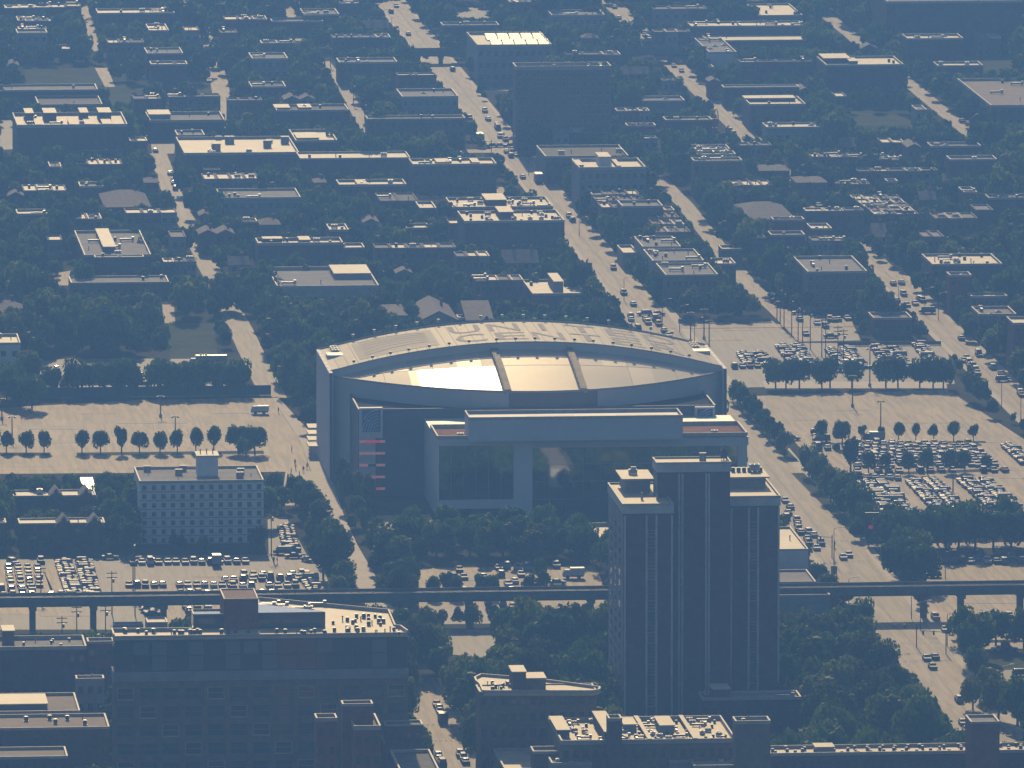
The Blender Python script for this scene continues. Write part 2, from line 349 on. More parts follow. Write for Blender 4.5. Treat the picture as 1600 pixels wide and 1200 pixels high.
strip('sidewalk', [(735, 1232), (690, 1142), (655, 1060)], 13.0, 'sidewalk', .10, 'sidewalks of the bottom street', kp=None)
strip('road', [(600, 960), (575, 915), (538, 850), (505, 775)], 6.5, 'plaza_paving', .055, 'walkway curving past the arena corner', kp=0.9)
strip('road', [(428, 622), (402, 570), (376, 515), (362, 490)], 7.5, 'road', .05, 'side street leaving the plaza', kp=0.85)
strip('road', [(362, 490), (300, 362), (283, 332), (266, 295), (246, 240)], 6.5, 'road', .05, 'tree lined side street at the left', kp=None)
keep_ground([(272, 300), (284, 300), (300, 352), (282, 352)]); keep_ground([(240, 240), (262, 240), (276, 295), (256, 295)])
strip('road', [(356, 208), (342, 125), (318, 55), (287, -20)], 6.5, 'road', .05, 'upper left side street', kp=None)
for P in ([(283, -5), (295, -5), (300, 12), (288, 12)], [(307, 45), (322, 45), (332, 66), (318, 70)], [(328, 106), (350, 106), (358, 150), (332, 140)], [(340, 150), (356, 150), (360, 185), (346, 180)]): keep_ground(P)
strip('road', [(152, 80), (130, 8)], 3.5, 'road', .05, 'narrow alley at the top left', kp=0.7)
strip('road', [(470, 64), (442, -10)], 4.0, 'road', .05, 'narrow alley with poles at the top', kp=0.8)
strip('road', [(583, 222), (540, 142), (506, 96)], 4.5, 'road', .05, 'narrow side street left of the main street', kp=0.7)
strip('road', [(1025, 275), (1070, 320), (1125, 390), (1165, 440), (1215, 485), (1262, 532)], 6.0, 'road', .05, 'side street lined with utility poles', kp=0.6)
def median(lab, pts, w_):
    o1 = strip('median', pts, w_ + .5, 'sidewalk', .15, 'kerb around ' + lab, kp=None); strip('median', pts, w_, 'grass', .17, lab, kp=None)
median('planted median of the empty left lot', [(-10, 710), (78, 710)], 5)
median('planted median of the empty left lot', [(120, 710), (412, 707)], 5)
median('planted median at the back of the packed right lot', [(1268, 694), (1540, 691)], 3)
median('planted median among the packed cars', [(1322, 743), (1575, 734)], 4)
median('planted strip beside the main street', [(1148, 628), (1240, 722)], 3)
median('planted strip along the lower main street', [(1246, 740), (1345, 840)], 3.5)
def nsroad(vc, u0, u1, wd, label, m='road', kp=0.0, z=.112):
    Y = G(800, vc)[1]; x0, x1 = XatY(u0, Y), XatY(u1, Y)
    b = MB(); P = [(x0, Y - wd / 2), (x1, Y - wd / 2), (x1, Y + wd / 2), (x0, Y + wd / 2)]; b.prism(P, 0, z, bottom=False)
    ip = [PIX(x, y, 0) for x, y in P]; block(ip)
    if kp: keep_ground(ip)
    return tag(b.build('road', m), label, kind='structure')
nsroad(236, 690, 960, 11, 'cross street at the far junction', kp=1)
nsroad(514, 940, 1620, 8, 'cross street behind the arena lots')
nsroad(722, -60, 462, 9, 'cross street below the empty left lot', 'lot_asphalt', kp=1, z=.04)
nsroad(862, 1160, 1640, 10, 'cross street at the middle junction', z=.115)
nsroad(1020, 1300, 1640, 10, 'cross street at the lower junction', z=.115)
nsroad(1146, 640, 760, 12, 'cross street at the bottom junction', 'lot_asphalt', kp=1, z=.115)
# painted markings
b = MB()
def ewmark(uvf, off, v0, v1, wd, dash=None):
    (xa, ya), (xb, yb) = G(*uvf(v0)), G(*uvf(v1))
    xc = (xa + xb) / 2 + off; y = min(ya, yb); ye = max(ya, yb)
    if dash is None: b.box(xc - wd / 2, xc + wd / 2, y, ye, .100, .124, skip='b')
    else:
        while y < ye: b.box(xc - wd / 2, xc + wd / 2, y, y + dash[0], .100, .124, skip='b'); y += dash[0] + dash[1]
for o_, d_ in ((-.2, None), (.2, None), (-3.3, (3, 9)), (3.3, (3, 9)), (-5.6, None), (5.6, None)): ewmark(MAD, o_, 480 if abs(o_) > 5 else 0, 1200, .16, d_)
for o_, d_ in ((-.15, None), (.15, None)): ewmark(WAS, o_, 0, 640, .14, d_)
for vv in (846, 878, 1006, 1034, 504, 524, 226, 248):      # crosswalks over the main street
    x, y = G(*MAD(vv))
    for k in range(9): b.box(x - 6 + k * 1.45, x - 5.4 + k * 1.45, y - 1.3, y + 1.3, .1, .126, skip='b')
for vv in (1133, 1158):
    x, y = G(690 + (vv - 1142) * .48, vv)
    for k in range(7): b.box(x - 4 + k * 1.2, x - 3.5 + k * 1.2, y - 1.2, y + 1.2, .1, .128, skip='b')
tag(b.build('road_marking', 'paint_worn'), 'white lane lines and crosswalks painted on the streets', kind='structure')
b = MB()                                                     # parking bay lines
def bays(u0, v0, u1, v1, n, L=4.8):
    (xa, ya), (xb, yb) = G(u0, v0), G(u1, v1)
    for k in range(n + 1):
        x = xa + (xb - xa) * k / n; y = ya + (yb - ya) * k / n
        if abs(xb - xa) > abs(yb - ya): b.box(x - .06, x + .06, y - L / 2, y + L / 2, .03, .058, skip='b')
        else: b.box(x - L / 2, x + L / 2, y - .06, y + .06, .03, .058, skip='b')
for vv in (640, 655, 672, 686, 700): bays(5, vv, 440, vv - 6, 30)
for vv in (630, 642, 655, 668, 680): bays(1215 + (vv - 630) * .9, vv, 1470 + (vv - 630) * 1.2, vv - 4, 18)
for vv in (895, 910, 925): bays(1460, vv, 1600, vv - 2, 9)
for (a, b_, c, d) in ((1345, 754, 1395, 810), (1375, 754, 1420, 800), (1427, 754, 1470, 796), (1458, 752, 1500, 797), (1508, 754, 1552, 796), (1540, 754, 1585, 794)): bays(a, b_, c, d, 26, 4.6)
tag(b.build('parking_marking', 'paint_worn'), 'faint white parking bay lines', kind='structure')
# ---------------------------------------------------------------- building kit
LAND = []                                                    # (x, y, phrase) landmarks for telling trees apart
def proto(fn, name, mats): b = MB(); fn(b); return b.data(name, mats)
def f_ac(b):
    b.box(-1, 1, -.8, .8, .25, 1.25); b.box(-.9, -.7, -.7, .7, 0, .25, 1); b.box(.7, .9, -.7, .7, 0, .25, 1)
    b.tube((-.45, 0, 1.25), (-.45, 0, 1.38), .36, 10, 1); b.tube((.45, 0, 1.25), (.45, 0, 1.38), .36, 10, 1)
    for k in range(5): b.box(-.85, .85, -.83, -.8, .4 + k * .16, .46 + k * .16, 1)
def f_cond(b):
    b.box(-.45, .45, -.4, .4, .15, 1.05, 1); b.tube((0, 0, 1.05), (0, 0, 1.15), .34, 10, 0); b.box(-.5, .5, -.45, .45, 0, .15, 0)
def f_pipe(b):
    b.tube((0, 0, 0), (0, 0, 1.1), .14, 8, 0); b.tube((0, 0, 1.1), (0, 0, 1.3), .28, 8, 1, r2=.1)
def f_hut(b):
    b.box(-1.5, 1.5, -1.3, 1.3, 0, 2.3); b.box(-1.65, 1.65, -1.45, 1.45, 2.3, 2.5, 1); b.box(-.5, .5, -1.33, -1.3, 0, 2.0, 1)
def f_duct(b):
    b.box(-2.2, 2.2, -.35, .35, .4, 1.0); b.box(-2.0, -1.8, -.3, .3, 0, .4, 1); b.box(1.8, 2.0, -.3, .3, 0, .4, 1); b.box(1.6, 2.4, -.6, .6, .3, 1.5)
def f_sky(b):
    b.box(-1, 1, -.8, .8, 0, .3, 1); i = len(b.v); b.v += [(-.9, -.7, .3), (.9, -.7, .3), (.9, .7, .3), (-.9, .7, .3), (0, 0, .75)]
    for q in ((0, 1, 4), (1, 2, 4), (2, 3, 4), (3, 0, 4)): b.f.append(tuple(i + j for j in q)); b.m.append(0)
UNIT = {'air_conditioner': proto(f_ac, 'air_conditioner', ['unit_white', 'metal_dark']), 'condenser': proto(f_cond, 'condenser', ['metal_grey', 'metal_dark']),
        'vent_pipe': proto(f_pipe, 'vent_pipe', ['metal_grey', 'metal_dark']), 'roof_hatch': proto(f_hut, 'roof_hatch', ['stone_grey', 'coping']),
        'duct': proto(f_duct, 'duct', ['metal_grey', 'metal_dark']), 'skylight': proto(f_sky, 'skylight', ['unit_white', 'coping'])}
def f_win(b):
    b.box(-.5, .5, -.06, 0, 0, 1, 0, 'k'); b.box(-.44, .44, -.065, -.06, .05, .95, 1, 'k'); b.box(-.44, .44, -.075, -.065, .48, .53, 0, 'k'); b.box(-.54, .54, -.12, 0, -.06, 0, 0, 'k')
WIN = {'pale': proto(f_win, 'window', ['coping', 'glass']), 'dark': proto(f_win, 'window', ['metal_dark', 'glass']), 'teal': proto(f_win, 'window', ['concrete_dark', 'glass_teal'])}
def window(root, x, y, z, ww, wh, kind='dark'):
    o = link('window', WIN[kind], root, (x, y - .004, z)); o.scale = (ww, 1, wh); return o
def units(root, x0, x1, y0, y1, z, n, kinds=None, s=1.0, seed=0):
    r = random.Random(seed + int(abs(x0) * 7 + n)); kinds = kinds or ['air_conditioner', 'condenser', 'vent_pipe', 'condenser', 'vent_pipe', 'skylight', 'duct']
    done = []
    for _ in range(n * 8):
        if len(done) >= n: break
        x = r.uniform(x0 + 1.6, x1 - 1.6) if x1 - x0 > 4 else (x0 + x1) / 2; y = r.uniform(y0 + 1.4, y1 - 1.4) if y1 - y0 > 3.4 else (y0 + y1) / 2
        if any(abs(x - a) < 3.2 * s and abs(y - b_) < 2.4 * s for a, b_ in done): continue
        done.append((x, y)); k = r.choice(kinds)
        o = link(k, UNIT[k], root, (x, y, z)); o.scale = (s, s, s); o.rotation_euler = (0, 0, r.choice([0, 0, math.pi / 2]))
def parapet_ring(b, x0, x1, y0, y1, z, hgt, t=.35, mi=0):
    b.box(x0 - .04, x1 + .04, y0 - .04, y0 + t, z, z + hgt, mi); b.box(x0 - .04, x1 + .04, y1 - t, y1 + .04, z, z + hgt, mi)
    b.box(x0 - .04, x0 + t, y0 + t, y1 - t, z, z + hgt, mi); b.box(x1 - t, x1 + .04, y0 + t, y1 - t, z, z + hgt, mi)
def place(u0, u1, vf, vb, h):
    x0, y0 = G(u0, vf, h); x1 = XatY(u1, y0, h); y1 = G(u0 - (vf - vb) * .5, vb, h)[1]
    return x0, x1, y0, max(y1, y0 + 5)
def foot(x0, x1, y0, y1, grow=0.0):
    FOOT.append((x0, x1, y0, y1))
    block([PIX(x0 - grow, y0 - grow, 0), PIX(x1 + grow, y0 - grow, 0), PIX(x1 + grow, y1 + grow, 0), PIX(x0 - grow, y1 + grow, 0)])
def keepb(x0, x1, y0, y1, h, kf):
    keep_at([PIX(x0, y0, h), PIX(x1, y0, h), PIX(x1, y1, h), PIX(x0, y1, h)], y0)
    kf *= .62 if y0 > 3150 else 1
    if kf > 0: keep_at([PIX(x0, y0, h), PIX(x1, y0, h), PIX(x1, y0, h * (1 - kf)), PIX(x0, y0, h * (1 - kf))], y0)
BN = 0
def bld(name, label, cat, u0, u1, vf, vb, h, roof='roof_grey', wall='brick_brown', par=.7, nu=3, win=None, kf=.5, kind='flat', group=None, lm=None, pen=None, wk='dark', kinds=None, us=1.0, cop='coping'):
    """flat or pitched building; its walls, roof, parapet, windows and roof units are its parts"""
    global BN; BN += 1
    x0, x1, y0, y1 = place(u0, u1, vf, vb, h)
    cx = (x0 + x1) / 2; W = x1 - x0; D = y1 - y0; hw = W / 2
    root = thing(name, label, cat, (cx, y0, 0), group)
    foot(x0, x1, y0, y1); keepb(x0, x1, y0, y1, h, kf)
    if lm: LAND.append((cx, y0, lm))
    b = MB()
    if kind == 'flat':
        b.box(-hw, hw, 0, D, 0, h, 0, 't'); b.build('wall', wall, root)
        r = MB(); r.box(-hw + .3, hw - .3, .3, D - .3, h - .35, h - .05); r.build('roof', roof, root)
        p = MB(); parapet_ring(p, -hw, hw, 0, D, h, par)
        p.build('parapet', cop, root)
        units(root, -hw, hw, 0, D, h - .05, nu, kinds, us, BN)
    else:
        eh = h - min(3.5, D * .22 if kind == 'gable_x' else W * .25)
        b.box(-hw, hw, 0, D, 0, eh, 0, 't')
        r = MB(); o = .4; t = .25
        if kind == 'gable_x':                      # ridge runs left to right
            for dz, mi in ((0, 0),):
                r.quad((-hw - o, -o, eh - .1), (hw + o, -o, eh - .1), (hw + o, D / 2, h), (-hw - o, D / 2, h))
                r.quad((-hw - o, D / 2, h), (hw + o, D / 2, h), (hw + o, D + o, eh - .1), (-hw - o, D + o, eh - .1))
                r.quad((-hw - o, -o, eh - .1 - t), (-hw - o, D / 2, h - t), (hw + o, D / 2, h - t), (hw + o, -o, eh - .1 - t))
                r.quad((-hw - o, -o, eh - .1 - t), (hw + o, -o, eh - .1 - t), (hw + o, -o, eh - .1), (-hw - o, -o, eh - .1))
            b.tri((-hw, 0, eh), (-hw, D, eh), (-hw, D / 2, h - .15)); b.tri((hw, 0, eh), (hw, D / 2, h - .15), (hw, D, eh))
        elif kind == 'gable_y':                    # gable faces the camera
            r.quad((-hw - o, -o, eh - .1), (0, -o, h), (0, D + o, h), (-hw - o, D + o, eh - .1))
            r.quad((0, -o, h), (hw + o, -o, eh - .1), (hw + o, D + o, eh - .1), (0, D + o, h))
            r.quad((-hw - o, -o, eh - .1 - t), (0, -o, h - t), (0, -o, h), (-hw - o, -o, eh - .1))
            r.quad((0, -o, h - t), (hw + o, -o, eh - .1 - t), (hw + o, -o, eh - .1), (0, -o, h))
            b.tri((-hw, 0, eh), (hw, 0, eh), (0, 0, h - .15)); b.tri((hw, D, eh), (-hw, D, eh), (0, D, h - .15))
        else:                                      # hip
            k = min(hw * .7, D / 2)
            A = [(-hw - o, -o, eh), (hw + o, -o, eh), (hw + o, D + o, eh), (-hw - o, D + o, eh)]; P, Q = (-hw + k, D / 2, h), (hw - k, D / 2, h)
            r.quad(A[0], A[1], Q, P); r.quad(A[2], A[3], P, Q); r.tri(A[1], A[2], Q); r.tri(A[3], A[0], P)
            r.box(-hw - o, hw + o, -o, D + o, eh - .2, eh, 0, 't')
        b.build('wall', wall, root); rf = r.build('roof', roof, root)
        c = MB(); cxx = hw * .45; c.box(cxx - .4, cxx + .4, D * .6 - .35, D * .6 + .35, h - 2, h + .9); c.box(cxx - .5, cxx + .5, D * .6 - .45, D * .6 + .45, h + .9, h + 1.05)
        c.build('chimney', 'brick_red', rf)
        h = eh
    if win:
        nc, nr, wh = win[:3]; fh = h / nr
        ww = min(1.5, W / nc * .5) if len(win) < 4 else win[3]
        for i in range(nc):
            for j in range(nr):
                window(root, -hw + W * (i + .5) / nc, 0, h - (j + 1) * fh + (fh - wh) * .45, ww, wh, wk)
    if pen:                                        # penthouses: list of (a0,a1,d0,d1,height,material)
        for a0, a1, d0, d1, ph, pm in pen:
            q = MB(); q.box(-hw + W * a0, -hw + W * a1, D * d0, D * d1, h - .1, h + ph); pb = q.build('penthouse', pm, root)
            q = MB(); q.box(-hw + W * a0 - .2, -hw + W * a1 + .2, D * d0 - .2, D * d1 + .2, h + ph, h + ph + .25); q.build('roof_cap', 'roof_white', pb)
    return root, (cx, y0, W, D, h)

def terrace(desc, lm, n, u0, u1, vf, vb, h, roofs, walls, du=0, dv=0, nu=1, win=(2, 2, 1.4), kf=.3, group=None, kind='flat', cat='row house'):
    """n narrow houses side by side (or stepped by du, dv), each one a thing of its own"""
    wd = (u1 - u0) / n
    for i in range(n):
        a = u0 + wd * i
        o = rnd.uniform(-1, 1); hh = h + rnd.uniform(-.5, .5)
        bld('row_house', f'{desc}, {ordn(i)} from the left of {n}', cat, a, a + wd * .96, vf + dv * i + o * .6, vb + dv * i + o * .4, hh,
            rnd.choice(roofs), rnd.choice(walls), .4, nu, win, kf, kind, group, lm if i == n // 2 else None, cop=rnd.choice(['coping', 'roof_tan', 'stone_grey', 'brick_brown']))
RW, RC, RG, RT, RD = 'roof_white', 'roof_cream', 'roof_grey', 'roof_tan', 'roof_dark'
BB, BR, BD, SG, ST = 'brick_brown', 'brick_red', 'brick_dark', 'stone_grey', 'stucco_tan'

# --- top left
terrace('brick row house at the very top left corner', 'top left terraces', 5, 8, 128, 14, 9, 8, [RC, RG], [BD, BB], dv=-.6, group='row houses at the top left')
terrace('low brick house in the second terrace at the top left', None, 5, 28, 88, 34, 27, 8, [RC, RG], [BD, BB], group='row houses at the top left')
terrace('low brick house in the third terrace at the top left', None, 3, 29, 74, 47, 43, 8, [RG, RC], [BD, BB], group='row houses at the top left')
bld('apartment_block', 'small blue grey slab block among trees at the top left', 'building', 27, 74, 54, 48, 10, RG, SG, nu=1, win=(4, 3, 1.3), kf=.8, lm='blue grey block at the top left')
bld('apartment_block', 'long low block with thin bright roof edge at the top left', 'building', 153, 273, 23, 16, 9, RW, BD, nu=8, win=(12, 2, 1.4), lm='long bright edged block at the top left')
bld('brick_building', 'low building with pale speckled roof left of the upper side street', 'building', 233, 264, 50, 40, 7, RC, BB, nu=4, win=(3, 2, 1.4))
bld('brick_building', 'flat brick block with grey roof, upper of two beside the side street', 'building', 230, 286, 86, 77, 9, RG, BD, nu=4, win=(5, 2, 1.4), lm='pair of blocks beside the upper side street')
bld('brick_building', 'flat brick block with bright roof line, lower of two beside the side street', 'building', 236, 293, 103, 98, 12, RW, BD, nu=4, win=(5, 3, 1.4), kf=.6)
bld('garage', 'tiny flat garage with pale roof above the sports field', 'garage', 94, 113, 79, 72, 4, RC, BD, nu=0)
bld('warehouse', 'long dull warehouse with two roof levels at the left edge', 'warehouse', -30, 153, 144, 135, 7, RG, BD, nu=3, kf=.5, win=(10, 1, 1.3), lm='long dull warehouse at the left edge')
bld('warehouse', 'low dark roofed shed with pale right edge below the dull warehouse', 'warehouse', 60, 160, 166, 152, 5, RD, BD, nu=1, kf=.2)
r_, (cx, y0, W, D, h) = bld('apartment_building', 'dark apartment building with bright roof broken by raised blocks at the left', 'building', 27, 199, 200, 181, 14, RW, BD, 1.1, 4, (14, 4, 1.5), .7, lm='notched bright roof building', pen=[(.10, .17, .5, .9, 2.8, BD), (.27, .38, .5, .9, 2.8, BD), (.60, .67, .5, .9, 2.8, BD), (.77, .88, .5, .9, 2.8, BD), (.17, .22, .02, .5, .9, BD), (.48, .51, .02, .5, .9, BD), (.62, .68, .02, .5, .9, BD), (.78, .86, .02, .5, .9, BD)])
terrace('low pale roofed house, upper row under notched roof building', None, 4, 122, 190, 227, 221, 6, [RC, RG], [BD], group='row houses below the notched roof building')
terrace('low house in the middle row under the notched roof building', None, 4, 120, 194, 236, 230, 6, [RC, RG], [BD], group='row houses below the notched roof building')
terrace('low house in the lowest row under the notched roof building', None, 4, 120, 192, 258, 250, 7, [RG, RC], [BD], group='row houses below the notched roof building')
bld('school', 'grey flat roofed building with pale parapet beside the upper side street', 'building', 234, 351, 192, 179, 6, RG, BD, 1.0, 3, (9, 1, 1.6), .9, lm='grey flat building beside the upper side street', pen=[(.02, .3, .4, .95, 1.6, SG)])
bld('brick_house', 'small dark house with flat grey roof left of the school', 'house', 277, 320, 214, 206, 5, RG, BD, nu=3)
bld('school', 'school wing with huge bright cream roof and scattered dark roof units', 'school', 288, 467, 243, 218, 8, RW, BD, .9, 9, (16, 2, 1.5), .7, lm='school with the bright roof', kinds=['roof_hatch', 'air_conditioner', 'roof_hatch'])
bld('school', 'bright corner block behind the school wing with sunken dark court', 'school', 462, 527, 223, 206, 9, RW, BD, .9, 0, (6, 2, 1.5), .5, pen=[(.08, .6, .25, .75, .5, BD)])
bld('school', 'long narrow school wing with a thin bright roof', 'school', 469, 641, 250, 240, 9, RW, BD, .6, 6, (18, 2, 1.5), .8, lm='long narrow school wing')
terrace('low annex with pale roof below the school', None, 4, 310, 395, 253, 247, 5, [RW, RC], [BD], group='annexes below the school', cat='annex')
terrace('low annex with striped grey roof below the school', None, 3, 318, 400, 266, 258, 3.5, [RG, RC], [BD], group='annexes below the school', cat='annex')
terrace('small flat house with cream roof at the left', 'cream roofed houses at the left', 3, 37, 105, 299, 290, 7, [RC, RW], [BD, BB], group='flat houses at the left')
bld('brick_building', 'plain flat building with grey top left of the hip roofed house', 'building', 125, 162, 294, 287, 8, RG, BD, nu=2)
bld('house', 'broad dark hip roofed house at the left', 'house', 165, 235, 307, 286, 10, 'shingle', BD, kind='hip', kf=.4, lm='broad hip roofed house')
bld('brick_building', 'small building with clean cream roof near the left edge', 'building', 27, 74, 337, 330, 8, RC, BD, nu=1, win=(4, 2, 1.4), kf=.5)
bld('church_hall', 'wide blue grey hall with low roof between the trees', 'hall', 345, 470, 312, 298, 8, RG, SG, nu=5, win=(9, 2, 1.5), kf=.8, lm='wide blue grey hall')
bld('apartment_block', 'blocky blue grey building with plain walls near the top', 'building', 394, 450, 94, 85, 10, RG, SG, nu=1, win=(5, 3, 1.4), kf=.9, lm='plain blue grey block near the top')
bld('brick_building', 'dark block with notched front left of the plain slab', 'building', 393, 447, 138, 130, 7, RD, BD, nu=2, win=(5, 2, 1.4))
bld('brick_building', 'dark flat block with short bright roof strips, upper centre left', 'building', 432, 545, 175, 166, 9, RD, BD, nu=4, win=(10, 2, 1.5), kf=.8, pen=[(0, .2, .3, .9, .7, BD), (.33, .5, .3, .9, .7, BD)], lm='dark flat block at the upper centre left')
bld('brick_building', 'brown brick building with ragged roof edge left of the rail bridge', 'building', 530, 621, 100, 93, 8, RG, BB, nu=6, win=(8, 2, 1.5), kf=.8, lm='brown brick building by the rail bridge')
bld('brick_building', 'dull flat building at the top right of the narrow alley', 'building', 475, 530, 25, 16, 7, RG, BD, nu=3)
bld('office_building', 'small brick building with red sign patch near the top', 'building', 425, 505, 36, 30, 5, RG, BB, nu=3)
bld('apartment_block', 'dark long building with very bright roof slits at the centre left', 'building', 403, 536, 384, 376, 10, RW, BD, .9, 7, (12, 3, 1.4), .6, lm='dark building with bright roof slits', pen=[(.08, .3, .5, .9, 1.2, BD), (.5, .62, .2, .9, 1.2, BD)])
bld('brick_house', 'small flat roofed building above the bright slit roof block', 'house', 372, 402, 349, 344, 6, RC, BD, nu=1)
bld('brick_house', 'narrow building with angled white wall above the bright slit roof block', 'house', 515, 545, 362, 353, 8, RC, BD, nu=2)
bld('church', 'broad grey roofed building with dark notch at the left', 'building', 132, 236, 402, 364, 7, RG, BD, .8, 7, (8, 1, 1.6), .3, lm='broad grey roof with dark notch', pen=[(.32, .5, .2, .95, 1.5, BD)])
bld('warehouse', 'long low grey warehouse roof with white edge at the left', 'warehouse', 111, 264, 444, 434, 4.5, RG, BB, .5, 2, (12, 1, 1.4), .8, lm='long low grey warehouse')
bld('brick_building', 'dark building with narrow bright roof line above the low warehouse', 'building', 148, 225, 403, 400, 9, RW, BD, .3, 2, kf=.8)
bld('house', 'gabled grey house at the left edge', 'house', -20, 33, 452, 438, 7, 'shingle', BD, kind='gable_x', kf=.3, lm='gabled houses at the left edge')
bld('house', 'lower house with sloping shingle roof at the left edge', 'house', -25, 40, 478, 460, 7, 'shingle', BD, kind='hip', kf=.3)
bld('office_building', 'pale building with glaring cream roof cut by the left edge', 'building', -40, 32, 540, 526, 9, RW, 'wall_white', .8, 6, (4, 2, 1.5), .8, lm='glaring roof at the left edge')
bld('office_building', 'flat grey roofed building with white parapet left of the arena', 'building', 433, 592, 452, 422, 6.5, RG, ST, 1.0, 4, (12, 1, 1.8), .55, lm='flat grey roof left of the arena', pen=[(.62, .98, .5, .95, 1.5, SG)])
# --- centre top
bld('brick_building', 'low grey building behind the solar roof building', 'building', 692, 780, 42, 37, 6, RG, BD, nu=5)
bld('office_building', 'bulky building with dark solar panels on a cream roof', 'building', 746, 862, 74, 54, 13, RW, SG, 1.0, 0, (10, 3, 1.6), .75, lm='building with solar panels')
bld('tower_block', 'massive brown slab block, tallest in the upper centre', 'building', 806, 955, 110, 104, 29, RC, BB, 1.4, 9, (13, 9, 1.5), .95, lm='massive brown slab block', wk='pale')
bld('office_building', 'boxy blue grey building with low pale roof edge left of the main street', 'building', 628, 716, 154, 142, 10, RG, SG, .8, 3, (8, 3, 1.5), .85, lm='boxy blue grey building', wk='pale')
bld('office_building', 'wide dark building with flat roof left of the main street', 'building', 574, 727, 188, 183, 10, RG, BB, .6, 6, (13, 3, 1.5), .7, lm='wide dark building left of the main street')
bld('brick_building', 'brown block with bright roof strips beside the main street', 'building', 645, 776, 260, 251, 9, RW, BB, .8, 7, (12, 2, 1.5), .9, lm='brown block with bright roof strips', pen=[(.3, .45, .2, .8, .8, BD), (.72, .8, .1, .8, .8, BD)])
bld('brick_building', 'low dark block with patches of bright roof left of the truck yard', 'building', 530, 635, 292, 284, 6, RW, BD, .8, 5, (9, 2, 1.3), .8, pen=[(.28, .42, .1, .9, .6, BD)], lm='low block left of the truck yard')
bld('garage', 'flat garage with bright square roof patch', 'garage', 656, 682, 328, 318, 5, RC, BD, nu=1)
terrace('small dark flat building left of the bright garage', None, 2, 594, 655, 315, 303, 5, [RD, RG], [BD], group='small buildings near the truck yard', cat='building')
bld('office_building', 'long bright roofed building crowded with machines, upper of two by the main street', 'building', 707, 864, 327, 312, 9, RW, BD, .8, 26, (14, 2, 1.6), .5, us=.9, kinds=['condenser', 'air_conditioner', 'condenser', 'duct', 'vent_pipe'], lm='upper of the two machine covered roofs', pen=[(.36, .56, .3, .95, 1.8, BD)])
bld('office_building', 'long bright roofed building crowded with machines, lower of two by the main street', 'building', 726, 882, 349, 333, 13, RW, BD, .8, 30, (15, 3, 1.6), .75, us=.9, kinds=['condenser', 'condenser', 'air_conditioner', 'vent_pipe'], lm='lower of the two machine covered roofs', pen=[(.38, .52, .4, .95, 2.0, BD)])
bld('brick_house', 'small dark building with narrow roof left of the machine covered roofs', 'house', 635, 672, 359, 352, 6, RC, BD, nu=1)
bld('brick_house', 'small pale roofed house at the centre left of the machine roofs', 'house', 530, 570, 390, 383, 6, RC, BD, nu=2)
bld('brick_building', 'flat dull roofed building right of the main street', 'building', 852, 982, 247, 230, 9, RD, BB, .7, 4, (11, 2, 1.5), .5, lm='dull flat roof right of the main street')
bld('office_building', 'dark building with glowing roof and white roof hut right of the main street', 'building', 905, 1009, 266, 252, 15, RW, SG, 1.0, 2, (9, 4, 1.5), .8, lm='building with the white roof hut', pen=[(.35, .52, .4, .9, 3, 'wall_white'), (.0, .1, .3, .9, .6, BD), (.6, .65, .2, .9, .6, BD)])
for i, (a, c, vf, vb) in enumerate(((920, 985, 296, 289), (925, 1000, 305, 298), (932, 1010, 315, 308), (940, 1014, 326, 318))):
    terrace(f'narrow stone row house in the {ordn(i)} row below the white hut building', None, 4, a, c, vf, vb, 9, [RG, RD, RC], [SG, BB], group='row houses right of the main street')
bld('brick_building', 'plain square brown building among the row houses', 'building', 972, 1036, 325, 316, 11, RG, BB, nu=2, win=(5, 3, 1.5), kf=.8, lm='plain square brown building')
for i, (a, c, vf, vb) in enumerate(((1038, 1085, 330, 324), (1042, 1092, 341, 334), (1050, 1100, 352, 345), (1056, 1110, 364, 356))):
    terrace(f'grey roofed row house, {ordn(i)} row beside pole lined street', None, 3, a - 30, c - 30, vf, vb, 8, [RG, RD, RT], [BB, ST], group='row houses of the pole lined street')
bld('apartment_block', 'long stepped row with many pale roof bands beside the pole lined street', 'building', 1004, 1064, 388, 372, 9, RG, SG, .6, 8, (6, 2, 1.5), .5, lm='stepped row beside the pole lined street')
bld('apartment_block', 'long grey terrace block with pale bands above the arena lots', 'building', 1020, 1100, 410, 392, 9, RG, SG, .6, 8, (8, 2, 1.5), .5)
bld('apartment_block', 'stone terrace block with ribbed grey roof above the arena lots', 'building', 1040, 1122, 432, 414, 9, RG, BB, .6, 8, (9, 2, 1.5), .7, lm='ribbed grey roof above the arena lots')
bld('garage', 'small garage with blank cream roof below the row houses', 'garage', 974, 997, 398, 386, 5, RC, ST, nu=0)
bld('house', 'brick house with two pale wings left of the main street above the arena', 'house', 832, 915, 462, 440, 6, RC, BR, nu=1, kf=.3, lm='pale roofed house above the arena', pen=[(.45, .62, .2, .8, 3.2, SG)])
bld('house', 'small hip roofed house behind the left end of the arena', 'house', 605, 636, 485, 468, 7, 'shingle', ST, kind='hip', kf=.4, lm='hip roofed houses behind the arena')
bld('house', 'larger gabled house behind the arena roof', 'house', 657, 715, 486, 462, 8, 'shingle', ST, kind='gable_y', kf=.6)
bld('house', 'house with steep dark roof and pale lower edge behind the arena', 'house', 730, 770, 482, 457, 8, 'shingle', ST, kind='gable_x', kf=.6)
bld('garage', 'bright roofed garage left of two behind the arena', 'garage', 618, 642, 501, 495, 4, RW, BD, nu=0, kf=.5)
bld('garage', 'long garage row with dull roof behind the arena', 'garage', 665, 712, 502, 496, 4, RC, BD, nu=2, kf=.5)
bld('garage', 'bright roofed garage right of two behind the arena', 'garage', 716, 738, 500, 495, 4, RW, BD, nu=0, kf=.5)
